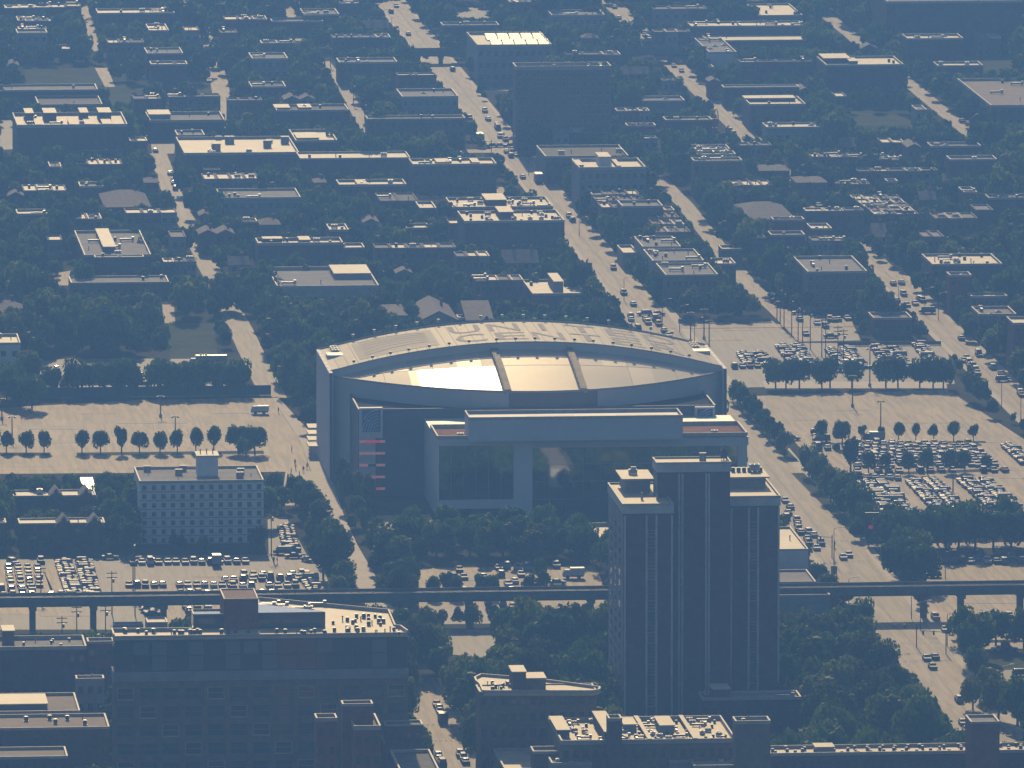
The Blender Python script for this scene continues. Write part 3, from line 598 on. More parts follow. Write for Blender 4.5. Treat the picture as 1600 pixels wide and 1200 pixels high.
# --- right
bld('warehouse', 'flat warehouse with cream roof and bright duct lines at the upper right', 'warehouse', 1186, 1254, 26, 8, 7, RC, SG, .6, 5, (6, 2, 1.5), .8, lm='cream warehouse at the upper right')
bld('brick_building', 'long thin dark building with speckled bright roof line at the upper right', 'building', 1080, 1256, 43, 36, 8, RC, BD, .6, 14, (16, 2, 1.4), .7, lm='long thin building at the upper right')
bld('warehouse', 'long low warehouse with glowing cream roof at the upper right', 'warehouse', 1105, 1266, 65, 53, 5, RW, BD, .5, 3, (12, 1, 1.4), .6)
bld('office_building', 'white block with sawtooth skylights beside the right hand street', 'building', 1108, 1151, 84, 62, 6, RG, 'wall_white', .7, 6, None, .9, lm='white block with skylights', kinds=['skylight', 'duct'])
bld('garage', 'small bright roofed shed below the white skylight block', 'garage', 1097, 1115, 107, 104, 4, RW, BD, nu=0, kf=.3)
bld('apartment_building', 'huge dark block in the top right corner', 'building', 1386, 1597, 6, -12, 18, RG, BD, 1.0, 8, (20, 6, 1.5), .95, lm='huge dark block in the top right corner')
bld('apartment_building', 'dark block with thin bright roof below the huge corner block', 'building', 1418, 1505, 63, 56, 12, RW, BD, .8, 9, (9, 3, 1.5), .9, lm='dark block below the huge corner block')
bld('apartment_building', 'dark cube building with glaring white roof at the right', 'building', 1291, 1412, 104, 91, 13, RW, BD, .7, 3, (11, 4, 1.5), .95, lm='dark cube with glaring white roof', pen=[(.02, .36, .4, .95, 1.6, BD), (.32, .42, .1, .5, 1.4, BD)])
bld('brick_building', 'dark block with long thin pale coping at the right', 'building', 1131, 1249, 138, 134, 7, RG, BD, .4, 1, (10, 2, 1.5), .9, lm='dark block with pale coping')
bld('apartment_building', 'brick building with bright strips on a stepped roof at the right', 'building', 1172, 1259, 166, 154, 9, RW, BB, .8, 5, (8, 3, 1.5), .9, lm='brick building with stepped roof', pen=[(.0, .9, .6, .95, 1.0, BD)])
bld('shop', 'flat shop with long bright roof and small red wall sign', 'shop', 1198, 1290, 201, 194, 6, RW, SG, .6, 8, (7, 1, 1.6), .9, lm='shop with long bright roof')
bld('warehouse', 'large dull brown roofed hall at the right edge', 'warehouse', 1548, 1660, 168, 126, 10, RT, BB, .9, 4, (9, 3, 1.5), .9, lm='brown roofed hall at the right edge')
bld('brick_building', 'low block with thin pale roof at the far right', 'building', 1465, 1536, 105, 99, 5, RC, BD, nu=2, kf=.5)
bld('brick_building', 'dark flat block with pale coping, upper of two at the far right', 'building', 1455, 1533, 231, 225, 7, RG, BD, nu=2, win=(6, 2, 1.4), kf=.8, lm='two dark flat blocks at the far right')
bld('brick_building', 'dark flat block with pale coping, lower of two at the far right', 'building', 1485, 1558, 252, 246, 8, RG, BR, nu=2, win=(6, 2, 1.4), kf=.8)
bld('office_building', 'low blue grey building behind the golden arches sign', 'building', 1002, 1070, 160, 153, 6, RG, SG, nu=1, kf=.6)
bld('brick_building', 'dark flat building with dashed bright roof edge left of the golden arches sign', 'building', 980, 1025, 199, 195, 5, RW, BD, nu=8, us=.7)
bld('restaurant', 'flat roofed restaurant beside the tall golden arches sign', 'restaurant', 1040, 1113, 190, 185, 6, RW, BD, nu=2, win=(5, 1, 1.8), kf=.8, lm='restaurant with the golden arches sign')
bld('apartment_building', 'brick flats with bright roof edges, topmost of three below the golden arches sign', 'building', 1080, 1141, 236, 229, 7, RC, BB, nu=6, kf=.4)
bld('apartment_building', 'brick flats with bright roof edges, middle of three below the golden arches sign', 'building', 1087, 1150, 244, 239, 7, RC, BB, nu=5, kf=.4)
bld('apartment_building', 'brick flats with bright roof edges, lowest of three below the golden arches sign', 'building', 1084, 1160, 254, 249, 12, RW, BB, nu=5, win=(7, 3, 1.5), kf=.7, lm='stack of brick flats below the golden arches sign')
terrace('narrow house with bright striped roof below the brick flats', 'bright striped roofs', 4, 1146, 1208, 291, 283, 7, [RW, RC], [BB, BD], group='bright striped row houses')
bld('house', 'large dull hip roofed house at the right', 'house', 1160, 1242, 326, 304, 9, 'shingle', BB, kind='hip', kf=.4, lm='large hip roofed house at the right')
bld('brick_building', 'flat brick block with bright roof line right of the hip roofed house', 'building', 1208, 1257, 346, 342, 8, RW, BR, nu=3, kf=.6)
bld('brick_building', 'dark brick block with small white box on its roof at the right', 'building', 1205, 1258, 370, 364, 6, RG, BD, nu=1, kf=.6)
for i in range(5):
    terrace(f'small bright roofed house, {ordn(i)} row of right stepped cluster', 'stepped cluster of bright roofs' if i == 2 else None, 4, 1334 + i * 8, 1408 + i * 7, 312 + i * 6, 306 + i * 6, 7, [RW, RC, RG], [BD, BB], kf=.2, group='stepped cluster of small houses at the right')
terrace('small house with pale roof in the upper band at the right', None, 5, 1268, 1345, 247, 241, 6, [RC, RG, RW], [BD, BB], kf=.2, group='upper band of small houses at the right')
terrace('small house with pale roof in the middle band at the right', None, 3, 1370, 1405, 250, 243, 7, [RC, RG], [BD, BR], kf=.2, group='middle band of small houses at the right')
terrace('small house with pale roof in the lower band at the right', None, 4, 1305, 1360, 289, 283, 6, [RC, RG, RW], [BD, BB], kf=.2, group='lower band of small houses at the right')
bld('garage', 'tiny shed with a glaring white roof at the right', 'garage', 1386, 1403, 286, 282, 4, RW, BD, nu=0, kf=.2)
bld('brick_building', 'small flat block with bright roof near the right edge', 'building', 1465, 1488, 297, 294, 6, RW, BD, nu=1, kf=.4)
bld('brick_building', 'dark block with two bright roof steps near the right edge', 'building', 1506, 1527, 303, 295, 8, RW, BR, nu=2, kf=.5)
bld('brick_building', 'dark flat building with long pale edge near the right edge', 'building', 1545, 1620, 312, 306, 7, RG, BD, nu=3, kf=.7, lm='dark flat building near the right edge')
bld('apartment_building', 'long dark building with layered bright roof at the right', 'building', 1457, 1566, 416, 400, 9, RC, BD, .7, 12, (10, 2, 1.5), .7, lm='layered bright roof at the right')
bld('apartment_building', 'brown brick flats with windows beside the right hand street', 'building', 1262, 1355, 428, 404, 11, RG, BB, .8, 6, (9, 4, 1.5), .8, lm='brown flats beside the right hand street', wk='pale')
bld('brick_building', 'red brick block with pale cap at the right', 'building', 1484, 1518, 433, 428, 12, RC, BR, nu=1, win=(3, 3, 1.5), kf=.8)
bld('brick_building', 'brown flat building with cream coping, upper of two near the right edge', 'building', 1518, 1574, 466, 460, 7, RC, BB, nu=2, win=(6, 2, 1.5), kf=.8, lm='brown flat buildings near the right edge')
bld('brick_building', 'brown flat building with cream coping, lower of two near the right edge', 'building', 1530, 1588, 494, 482, 8, RT, BB, nu=3, win=(6, 2, 1.5), kf=.4)
bld('brick_building', 'dark red building cut off by the right edge above the street', 'building', 1583, 1660, 508, 498, 15, RC, BR, nu=2, win=(6, 4, 1.5), kf=.8)
bld('brick_building', 'low brick building beside the upper right lot', 'building', 1365, 1425, 500, 491, 5, RT, BR, nu=1, win=(5, 1, 1.5), kf=.8, lm='low brick building beside the upper right lot')
bld('brick_building', 'long pale roofed building at the top right of the side street', 'building', 1268, 1300, 360, 352, 7, RC, BR, nu=2, kf=.3)
bld('brick_house', 'small flat roofed house below the middle of the pole lined street', 'house', 1118, 1150, 415, 406, 7, RC, BB, nu=2, kf=.3)
bld('brick_house', 'brown building with pale strip beside the pole lined street', 'house', 1128, 1160, 392, 386, 5, RC, BB, nu=1, kf=.3)
bld('house', 'small gabled house at the far right edge with a bright roof', 'house', 1592, 1640, 385, 376, 7, RC, BD, kind='gable_x', kf=.4)
bld('brick_building', 'dark flat building at the top between two side streets', 'building', 862, 945, 26, 18, 8, RG, SG, nu=4, win=(8, 2, 1.5), kf=.5, lm='flat building at the top centre')
bld('brick_building', 'small bright roofed building at the top beside the right hand street', 'building', 1160, 1192, 3, -6, 6, RC, BD, nu=2)

# solar panels on the solar roof building: a part of it
sb = [o for o in bpy.data.objects if o.get('label', '').startswith('bulky building with dark solar')][0]
x0, x1, y0, y1 = place(746, 862, 74, 54, 13)
for i in range(5):
    for j in range(4):
        q = MB(); a = -8 + i * 4.4 + (j % 2) * .6; d = 2.5 + j * (y1 - y0 - 5) / 4
        dd = (y1 - y0 - 5) / 4 * .8
        q.quad((a, d, 13.35), (a + 3.9, d, 13.35), (a + 3.9, d + dd, 13.9), (a, d + dd, 13.9)); q.quad((a, d + dd, 13.0), (a, d + dd, 13.9), (a + 3.9, d + dd, 13.9), (a + 3.9, d + dd, 13.0))
        q.build('solar_panel', 'solar', sb)

# white gabled town houses at the left
for i, (a, c, vf, vb) in enumerate(((20, 150, 777, 768), (-30, 10, 819, 812), (30, 164, 820, 812))):
    nm = ['upper', 'far left', 'lower'][i]
    root, (cx, y0, W, D, h) = bld('town_house', f'low white trimmed house row with small gables, {nm} of the three left of the apartment block', 'house', a, c, vf, vb, 7, RW, BD, .4, 1, (8, 2, 1.4), .5, lm='white trimmed gable houses' if i == 2 else None)
    for t in ((.42, .62), (.78, .98)):
        if W < 10: continue
        xa, xb = -W / 2 + W * t[0], -W / 2 + W * t[1]; xm = (xa + xb) / 2
        q = MB()
        q.quad((xa, -1, 6.6), (xm, -1, 9.2), (xm, D * .8, 9.2), (xa, D * .8, 6.6)); q.quad((xm, -1, 9.2), (xb, -1, 6.6), (xb, D * .8, 6.6), (xm, D * .8, 9.2))
        gr = q.build('gable_roof', 'roof_grey', root)
        q = MB(); q.tri((xa + .2, -.8, 6.6), (xb - .2, -.8, 6.6), (xm, -.8, 9.0)); q.box(xa + .2, xb - .2, -.8, 0, 0, 6.6); q.build('gable_wall', 'brick_dark', root)
        q = MB(); q.tube((xa - .2, -1.05, 6.5), (xm, -1.05, 9.3), .13, 5); q.tube((xm, -1.05, 9.3), (xb + .2, -1.05, 6.5), .13, 5); q.build('bargeboard', 'coping', root)

x0, y0 = G(133, 767, 4); x1 = XatY(149, y0, 4); hw = (x1 - x0) / 2
gl_ = thing('shed', 'shed with a blinding sunlit metal roof behind the white trimmed gable houses', 'shed', ((x0 + x1) / 2, y0, 0)); foot(x0, x1, y0, y0 + 22); keepb(x0, x1, y0, y0 + 22, 4, .2)
q = MB(); q.box(-hw, hw, 0, 22, 0, 3.4); q.build('wall', 'stone_grey', gl_)
q = MB(); q.quad((-hw - .3, -.4, 3.5), (hw + .3, -.4, 3.5), (hw + .3, 22, 4.6), (-hw - .3, 22, 4.6)); q.quad((-hw - .3, 22, 3.4), (-hw - .3, 22, 4.6), (hw + .3, 22, 4.6), (hw + .3, 22, 3.4)); q.build('roof', 'metal_roof', gl_)

# white seven-storey apartment block
root, (cx, y0, W, D, h) = bld('apartment_block', 'white seven storey apartment block with water tank house on its roof', 'building', 218, 412, 755, 733, 16.2, RG, 'wall_white', .6, 0, (13, 7, 1.15, 1.1), .85, lm='white seven storey apartment block')
b = MB(); b.box(-W * .5 + W * .49, -W * .5 + W * .655, D * .45, D * .75, h - .1, h + 5.2); pn = b.build('penthouse', 'wall_white', root)
b = MB(); b.box(-W * .5 + W * .48, -W * .5 + W * .665, D * .43, D * .77, h + 5.2, h + 5.45); b.build('roof_cap', 'coping', pn)
for k in range(3): link('vent_pipe', UNIT['vent_pipe'], pn, (-W * .5 + W * (.52 + k * .05), D * .6, h + 5.4))
units(root, -W * .47, -W * .05, 2, D - 2, h - .05, 6, ['vent_pipe', 'roof_hatch'], .6, 4); units(root, W * .18, W * .47, 2, D - 2, h - .05, 5, ['vent_pipe', 'vent_pipe', 'roof_hatch'], .6, 5)
for k in range(8):
    b = MB(); b.box(-W * .5, W * .5, -.10, 0, k * h / 7 - .12 if k else 0, k * h / 7 + .12 if k else .3, 0, 'k'); b.build('floor_band', 'stone_grey', root)

# ---------------------------------------------------------------- large building at the lower left
H1 = 37.0
x0, y0 = G(178, 996, H1); x1 = XatY(637, y0, H1); W = x1 - x0
big = thing('loft_building', 'big brick building with a glass top storey and machine strewn cream roof, lower left', 'building', ((x0 + x1) / 2, y0, 0))
LAND.append(((x0 + x1) / 2, y0, 'big glass topped building'))
def loc1(u, v, z=H1): a, c = G(u, v, z); return (a - (x0 + x1) / 2, c - y0)
outl = [loc1(178, 996), loc1(637, 996), loc1(626, 982), loc1(617, 981), loc1(607, 957), loc1(404, 938), loc1(402, 958), loc1(304, 972), loc1(301, 986), loc1(172, 987)]
yb = outl[-1][1]; outl[-1] = (-W / 2, yb); outl[0] = (-W / 2, 0); outl[1] = (W / 2, 0)
b = MB(); b.prism(outl, 0, H1 - 10, bottom=False, top=True); b.build('wall', 'brick_brown', big)
ins = [(p[0] * .995, .3 + p[1] * .99) for p in outl]
b = MB(); b.prism(ins, H1 - 8.0, H1 - .6, bottom=False, top=False); gl = b.build('glass_storey', 'glass_teal', big)
b = MB(); b.prism([(p[0] * 1.006, p[1] * 1.0 - .5 if p[1] < 1 else p[1]) for p in outl], H1 - 10, H1 - 7.9); b.build('cornice', 'stone_grey', big)
b = MB(); b.prism(outl, H1 - .7, H1 - .02, bottom=True); b.build('roof', 'roof_white', big)
b = MB()
for i in range(len(outl)):
    p, q = outl[i], outl[(i + 1) % len(outl)]
    d = math.hypot(q[0] - p[0], q[1] - p[1]); nx, ny = (q[1] - p[1]) / d * .18, -(q[0] - p[0]) / d * .18
    hh = .35 if i in (0, 5, 6) else .8
    b.prism([(p[0] + nx, p[1] + ny), (q[0] + nx, q[1] + ny), (q[0] - nx, q[1] - ny), (p[0] - nx, p[1] - ny)], H1 - .02, H1 + hh, bottom=False)
b.build('parapet', 'coping', big)
for k in range(17):
    q = MB(); xk = -W / 2 + W * (k + .0) / 16; q.box(xk - .12, xk + .12, -.02, .22, H1 - 7.9, H1 - .7); q.build('mullion', 'metal_dark', gl)
for k in (1, 2, 4, 6, 7, 8, 11, 14):
    q = MB(); xk = -W / 2 + W * k / 16; q.box(xk + .3, xk + W / 16 - .5, .1, .24, H1 - (4.0 if k % 2 else 7.6), H1 - 1.3); q.build('pale_glass_panel', 'glass_pale', gl)  # paler glass panels in some bays of the top storey
q = MB(); q.box(-W / 2, W / 2, .0, .2, H1 - 4.4, H1 - 4.1); q.build('transom', 'metal_dark', gl)
rr = random.Random(3)
for i in range(13):
    xk = -W / 2 + W * (i + .5) / 13
    q = MB(); q.box(xk - W / 26 - .55, xk - W / 26 + .55, -.35, 0, 0, H1 - 10); q.build('pier', 'brick_brown', big)
    for j in range(6):
        window(big, xk, 0, H1 - 14.2 - j * 4.2, 3.9, 2.7, 'teal' if (i * 3 + j) % 4 else 'pale')
q = MB(); q.box(W / 2 - .55, W / 2 + .02, -.35, 0, 0, H1 - 10); q.build('pier', 'brick_brown', big)
def bigbox(name, u0, u1, v, vb, hz, m, cap='coping', par=big):
    a0, d0 = loc1(u0, v); a1, _ = loc1(u1, v); _, d1 = loc1(u0, vb)
    q = MB(); q.box(a0, a1, d0, d1, H1 - .02, H1 + hz); o = q.build(name, m, par)
    q = MB(); parapet_ring(q, a0, a1, d0, d1, H1 + hz, .3, .25); q.build('coping', cap, o); return o
bigbox('penthouse', 350, 404, 984, 968, 6.8, 'brick_red')
bigbox('machine_room', 302, 352, 982, 974, 3.0, 'glass_teal')
a0, d0 = loc1(404, 982); a1, d1 = loc1(508, 980)
q = MB(); q.prism([(a0, d0), (a1, d0), (a1 - 1, d0 + 2), (a0, d0 + 14)], H1 - .02, H1 + 3.6); q.build('machine_room', 'glass_teal', big)
def scat(root, u0, u1, v0, v1, n, kinds, s, z, lf, seed):
    r = random.Random(seed)
    for k in range(n):
        a, d = lf(r.uniform(u0, u1), r.uniform(v0, v1)); kk = r.choice(kinds); o = link(kk, UNIT[kk], root, (a, d, z)); o.scale = (s * r.uniform(.8, 1.2),) * 3
scat(big, 185, 510, 988, 992, 34, ['condenser', 'vent_pipe', 'vent_pipe', 'condenser'], .85, H1 - .02, loc1, 1)
scat(big, 520, 628, 984, 993, 20, ['condenser', 'vent_pipe'], .85, H1 - .02, loc1, 2)
scat(big, 515, 600, 960, 980, 18, ['condenser', 'vent_pipe', 'condenser'], .85, H1 - .02, loc1, 3)
scat(big, 415, 500, 947, 956, 12, ['air_conditioner', 'condenser', 'duct'], .8, H1 - .02, loc1, 4)
foot(x0, x1, y0, y0 + 45); keep_at([(178, 996), (637, 996), (626, 982), (607, 957), (404, 938), (350, 938), (302, 960), (178, 986)], y0); keep_at([(178, 996), (637, 996), (637, 1200), (178, 1200)], y0)
keep_at([(637, 1000), (645, 1000), (645, 1200), (637, 1200)], 0)

# ---------------------------------------------------------------- lower buildings
bld('brick_building', 'dark building with curved brick roof edge left of the big glass topped building', 'building', -40, 135, 1017, 1000, 16, RG, BD, .9, 12, (12, 4, 1.6), .7, kinds=['condenser', 'vent_pipe'], us=.7, lm='dark building at the lower left edge', pen=[(.27, .37, .5, 1, 3.2, BD)])
bld('brick_building', 'narrow red brick wing between the dark building and the big glass topped building', 'building', 137, 178, 1006, 1000, 17, RC, BR, .6, 0, (3, 4, 1.6), .8)
bld('brick_house', 'small tan walled block with white roof line at the lower left', 'building', 119, 163, 1064, 1059, 12, RW, ST, .6, 2, (3, 3, 1.5), .6, lm='small tan walled block at the lower left')
bld('brick_building', 'flat tan roofed building with dark sunken box at the lower left', 'building', -40, 125, 1116, 1088, 12, RT, BD, .6, 0, None, .3, pen=[(.0, .7, .2, .75, 1.2, BD)])
bld('brick_building', 'flat tan roofed building dotted with roof vents at the lower left edge', 'building', -40, 171, 1142, 1121, 12, RT, BD, .6, 9, (14, 4, 1.6), .9, kinds=['condenser', 'vent_pipe', 'condenser'], lm='vent dotted tan roof')
bld('brick_building', 'low plain tan roofed building in the lower left corner', 'building', -40, 106, 1187, 1172, 10, RT, BD, .6, 0, (10, 3, 1.6), .9)
bld('brick_tower_house', 'dark red brick block with sunken grey terrace at the bottom', 'building', 553, 595, 1141, 1122, 30, RG, BR, 1.0, 0, (3, 7, 1.8), .9, lm='dark red brick block at the bottom')
bld('brick_tower_house', 'slim dark red brick tower with pale framed top left of the sunken terrace', 'building', 494, 527, 1128, 1121, 29, RD, BR, .9, 0, (2, 7, 1.8), .9)
bld('brick_tower_house', 'flat stair tower with pale rim behind the sunken terrace', 'building', 535, 583, 1104, 1101, 34, RD, BR, .6, 0, None, .9)
bld('brick_building', 'dark flat building right of the red brick block at the bottom', 'building', 602, 661, 1135, 1128, 18, RD, BD, .4, 0, (4, 4, 1.7), .9)
bld('brick_building', 'low building with small pale roof at the bottom', 'building', 600, 650, 1162, 1152, 14, RT, BD, .5, 0, None, .5)
bld('brick_building', 'flat dark roofed building with white left edge at the bottom', 'building', 628, 690, 1215, 1176, 14, RD, BD, .7, 0, None, .5)
root, (cx, y0_, W_, D_, h_) = bld('apartment_block', 'brick apartment block with glowing boat shaped roof at the bottom centre', 'building', 749, 932, 1083, 1072, 25, RW, BB, .35, 0, (12, 7, 1.7), .95, lm='boat shaped roof block')
# its prow shaped roof pieces
def l2(u, v, z=25.0): a, c = G(u, v, z); return (a - cx, c - y0_)
bow = [l2(742, 1062), l2(752, 1057), l2(800, 1061), l2(855, 1066), l2(900, 1072), l2(937, 1077), l2(936, 1081), l2(925, 1083), l2(755, 1083), l2(750, 1072), l2(744, 1067)]
b = MB(); b.prism(bow, 24.4, 25.08); b.build('roof_slab', 'roof_white', root)
b = MB()
for i in range(len(bow)):
    p, q = bow[i], bow[(i + 1) % len(bow)]; d = math.hypot(q[0] - p[0], q[1] - p[1]); nx, ny = (q[1] - p[1]) / d * .22, -(q[0] - p[0]) / d * .22
    b.prism([(p[0] + nx, p[1] + ny), (q[0] + nx, q[1] + ny), (q[0] - nx, q[1] - ny), (p[0] - nx, p[1] - ny)], 25.08, 25.7, bottom=False)
b.build('roof_rim', 'coping', root)
for (u0, u1, v, vb, hz, m) in ((801, 822, 1080, 1070, 4.2, BD), (820, 853, 1079, 1070, 2.6, BB)):
    a0, d0 = l2(u0, v); a1, _ = l2(u1, v); _, d1 = l2(u0, vb); q = MB(); q.box(a0, a1, d0, d1, 25.05, 25 + hz); o = q.build('penthouse', m, root)
    q = MB(); q.box(a0 - .2, a1 + .2, d0 - .2, d1 + .2, 25 + hz, 25.25 + hz); q.build('roof_cap', 'roof_white', o)
scat(root, 760, 800, 1070, 1079, 16, ['condenser', 'condenser', 'vent_pipe'], .8, 25.08, l2, 8)
bld('apartment_building', 'long brick building with machine crowded terraces at the bottom', 'building', 877, 1150, 1164, 1128, 20, RC, BB, 1.0, 95, (18, 5, 1.7), .5, us=.7, kinds=['condenser', 'duct', 'air_conditioner', 'condenser', 'vent_pipe', 'duct'], lm='machine crowded terraces at the bottom', pen=[(.0, .07, .3, .9, 1.6, BD), (.25, .32, .0, .9, 2.6, BD), (.26, .275, .0, 1, .8, ST), (.5, .515, .0, 1, .9, BR), (.76, .775, .0, 1, .9, BR), (.4, .47, .5, .8, 1.6, SG), (.6, .68, .4, .8, 1.8, SG)])
bld('stair_tower', 'square brick tower block with framed top right of the crowded terraces', 'building', 1149, 1204, 1132, 1125, 26, RG, BB, .8, 2, None, .95, lm='square brick tower block')
bld('stair_tower', 'slim dark roof tower standing on the crowded terraces building', 'building', 951, 972, 1127, 1121, 26, RC, BD, .7, 0, None, .3)
bld('brick_building', 'low building with blank cream roof at the bottom centre', 'building', 795, 852, 1218, 1173, 13, RC, BB, .6, 1, None, .3, lm='blank cream roof at the bottom')
bld('brick_building', 'small dark boxy building right of the blank cream roof', 'building', 833, 880, 1178, 1170, 17, RG, BD, .6, 0, None, .9)
for i, (a, c, vf, vb, m) in enumerate(((862, 925, 1196, 1180, RG), (922, 968, 1184, 1174, RD), (972, 1010, 1186, 1172, RD), (1005, 1050, 1175, 1160, RG), (1046, 1084, 1192, 1184, RD), (1084, 1150, 1200, 1178, RW))):
    bld('row_house', f'stone grey roof block at the bottom centre, {ordn(i)} from the left below the crowded terraces', 'row house', a, c, vf, vb, 16, m, SG if i % 2 == 0 else BB, .6, 8 if i in (0, 5) else 2, None, .6, us=.6, group='roofs at the bottom centre')
bld('apartment_building', 'very long dark building with cream roof and rows of condensers, bottom right', 'building', 1178, 1650, 1182, 1170, 16, RW, BD, .7, 60, (34, 4, 1.7), .9, us=.75, kinds=['condenser'], lm='long condenser lined roof', pen=[(.21, .27, .3, .8, 1.2, SG)])
bld('stair_tower', 'dark red brick penthouse tower on the long condenser lined roof', 'building', 1517, 1562, 1131, 1120, 25, RG, BR, .5, 0, (2, 1, 1.8), .95, lm='dark red penthouse tower')
bld('low_building', 'low dark building with bright strip roof at the foot of the dark tower', 'building', 1098, 1252, 1095, 1085, 9, RG, BD, .7, 3, (12, 2, 1.6), .95, lm='low building at the tower foot', pen=[(.11, .28, .1, .9, 2.4, BD)])
bld('garage', 'small white roofed gatehouse below the elevated track', 'gatehouse', 230, 262, 974, 965, 4, RW, ST, .3, 0, (3, 1, 1.5), .9, lm='white roofed gatehouse')
bld('shed', 'low grey shed left of the white roofed gatehouse', 'shed', 178, 224, 978, 973, 2.5, RG, SG, .2, 0, None, .9)
bld('shop', 'low building with blank cream roof right of the dark tower', 'building', 1213, 1263, 861, 826, 8, RC, 'wall_white', .5, 1, None, .9, lm='blank cream roof right of the dark tower')
bld('shop', 'lower grey building with green tinted roof right of the dark tower', 'building', 1215, 1275, 912, 893, 5, RG, SG, .5, 0, None, .9)
bld('shop', 'long grey wall building under the elevated track right of the dark tower', 'building', 1215, 1297, 932, 926, 7, RD, SG, .4, 0, None, .9)
bld('ramp_building', 'white edged flat building partly hidden left of the dark tower', 'building', 946, 985, 862, 822, 5, RC, 'wall_white', .9, 0, None, .4)

# ---------------------------------------------------------------- dark high-rise of three shafts
TH = (52.0, 60.0, 51.0)
def shaft(u0, u1, vf, vb, h):
    x0, x1, y0, y1 = place(u0, u1, vf, vb, h); foot(x0, x1, y0, y1); keepb(x0, x1, y0, y1, h, 1.0); return x0, x1, y0, y1
A = shaft(974, 1051, 790, 757, TH[0]); B_ = shaft(1027, 1141, 726, 715, TH[1]); C_ = shaft(1138, 1218, 778, 738, TH[2])
B_ = (B_[0], B_[1], A[2] + 12, A[2] + 21); B_ = (XatY(1027, B_[2], TH[1]), XatY(1141, B_[2], TH[1]), B_[2], B_[3])
keep_at([(947, 757), (974, 790), (974, 1100), (947, 1080)], A[2])
ox, oy = (A[0] + C_[1]) / 2, A[2]
tower = thing('high_rise', 'tall dark brick high rise made of three shafts in front of the arena', 'building', (ox, oy, 0)); LAND.append((ox, oy, 'dark three shaft high rise'))
for (x0, x1, y0, y1), h, cols in ((A, TH[0], (.03, .47, .67, .985)), (B_, TH[1], (.30, .345, .67, .71)), (C_, TH[2], (.06, .40, .58, .985))):
    X0, X1, Y0, Y1 = x0 - ox, x1 - ox, y0 - oy, y1 - oy; W = X1 - X0
    b = MB(); b.box(X0, X1, Y0, Y1, 0, h - .6, 0, 'tl'); sh_ = b.build('shaft', 'brick_dark', tower)
    b = MB(); b.box(X0 - .05, X0, Y0, Y1, 0, h - 2.4); b.build('side_wall', 'stone_grey', sh_)
    b = MB(); b.box(X0 - .25, X1 + .25, Y0 - .35, Y1 + .25, h - 1.9, h - .05); b.build('crown_band', 'concrete', sh_)
    b = MB(); b.box(X0 + .3, X1 - .3, Y0 + .3, Y1 - .3, h - .05, h + .05); b.build('roof', 'roof_white', sh_)
    b = MB(); parapet_ring(b, X0 - .25, X1 + .25, Y0 - .35, Y1 + .25, h - .03, .5); b.build('parapet', 'coping', sh_)
    for c in cols:
        b = MB(); b.box(X0 + W * c - .22, X0 + W * c + .22, Y0 - .38, Y0 - .0, 0, h - 2.3); b.build('pilaster', 'concrete', sh_)
    wx = [(cols[1] + cols[2]) / 2] if len(cols) == 4 and h < 59 else [.325, .69]
    for c in wx:
        for j in range(18):
            window(sh_, X0 + W * c, Y0, 2 + j * (h - 7) / 18, 1.9 if h < 59 else .9, 1.6, 'teal' if j % 3 == 0 else 'pale')
    # small windows on the side wall, seen at a slant
    if h == TH[0]:
        for j in range(0, 18):
            for d in (.22, .5, .78):
                o = link('window', WIN['dark'], sh_, (X0 - .06, Y0 + (Y1 - Y0) * d, 2 + j * (h - 7) / 18)); o.rotation_euler = (0, 0, -math.pi / 2); o.scale = (4, 1, 1.5)
def towbox(name, u0, u1, v, vb, z, hz, m, cap='roof_white'):
    a0, d0 = G(u0, v, z); a1 = XatY(u1, d0, z); d1 = G(u0, vb, z)[1]
    q = MB(); q.box(a0 - ox, a1 - ox, d0 - oy, d1 - oy, z, z + hz); o = q.build(name, m, tower)
    q = MB(); q.box(a0 - ox - .9, a1 - ox + .9, d0 - oy - .9, d1 - oy + .9, z + hz, z + hz + .35); q.build('roof_cap', cap, o); return o, (a0 - ox, a1 - ox, d0 - oy, d1 - oy)
o, q4 = towbox('penthouse', 977, 1016, 771, 758, TH[0], 3.2, 'stone_grey'); link('air_conditioner', UNIT['air_conditioner'], o, ((q4[0] + q4[1]) / 2 - .5, (q4[2] + q4[3]) / 2, TH[0] + 3.5)); link('air_conditioner', UNIT['air_conditioner'], o, ((q4[0] + q4[1]) / 2 - .3, (q4[2] + q4[3]) / 2, TH[0] + 4.6)).scale = (.6, .6, .6)
o, q4 = towbox('penthouse', 1141, 1196, 764, 750, TH[2], 2.6, 'stone_grey')
for k in range(6): link('condenser', UNIT['condenser'], o, (q4[0] + 1.5 + k * 1.3, (q4[2] + q4[3]) / 2, TH[2] + 2.95))
ac = link('air_conditioner', UNIT['air_conditioner'], o, (q4[1] - 1.8, (q4[2] + q4[3]) / 2, TH[2] + 2.95)); ac.scale = (1.2, 1.2, 1.5)
for u_, v_ in ((1003, 781), (1027, 781)): a, c = G(u_, v_, TH[0]); link('vent_pipe', UNIT['vent_pipe'], tower, (a - ox, c - oy, TH[0] + .05)).scale = (2, 2, 1.3)
for u_ in (1098,): link('roof_hatch', UNIT['roof_hatch'], tower, (XatY(u_, B_[2] + 4, TH[1]) - ox, B_[2] + 4 - oy, TH[1] + .05)).scale = (.5, .5, .8)
xt = XatY(1131, B_[2] + 5, TH[1]) - ox; yt = B_[2] + 5 - oy
b = MB(); b.tube((xt, yt, TH[1] + .6), (xt, yt, TH[1] + 2.4), .85, 14); b.tube((xt, yt, TH[1] + 2.4), (xt, yt, TH[1] + 3.1), .9, 14, r2=.08)
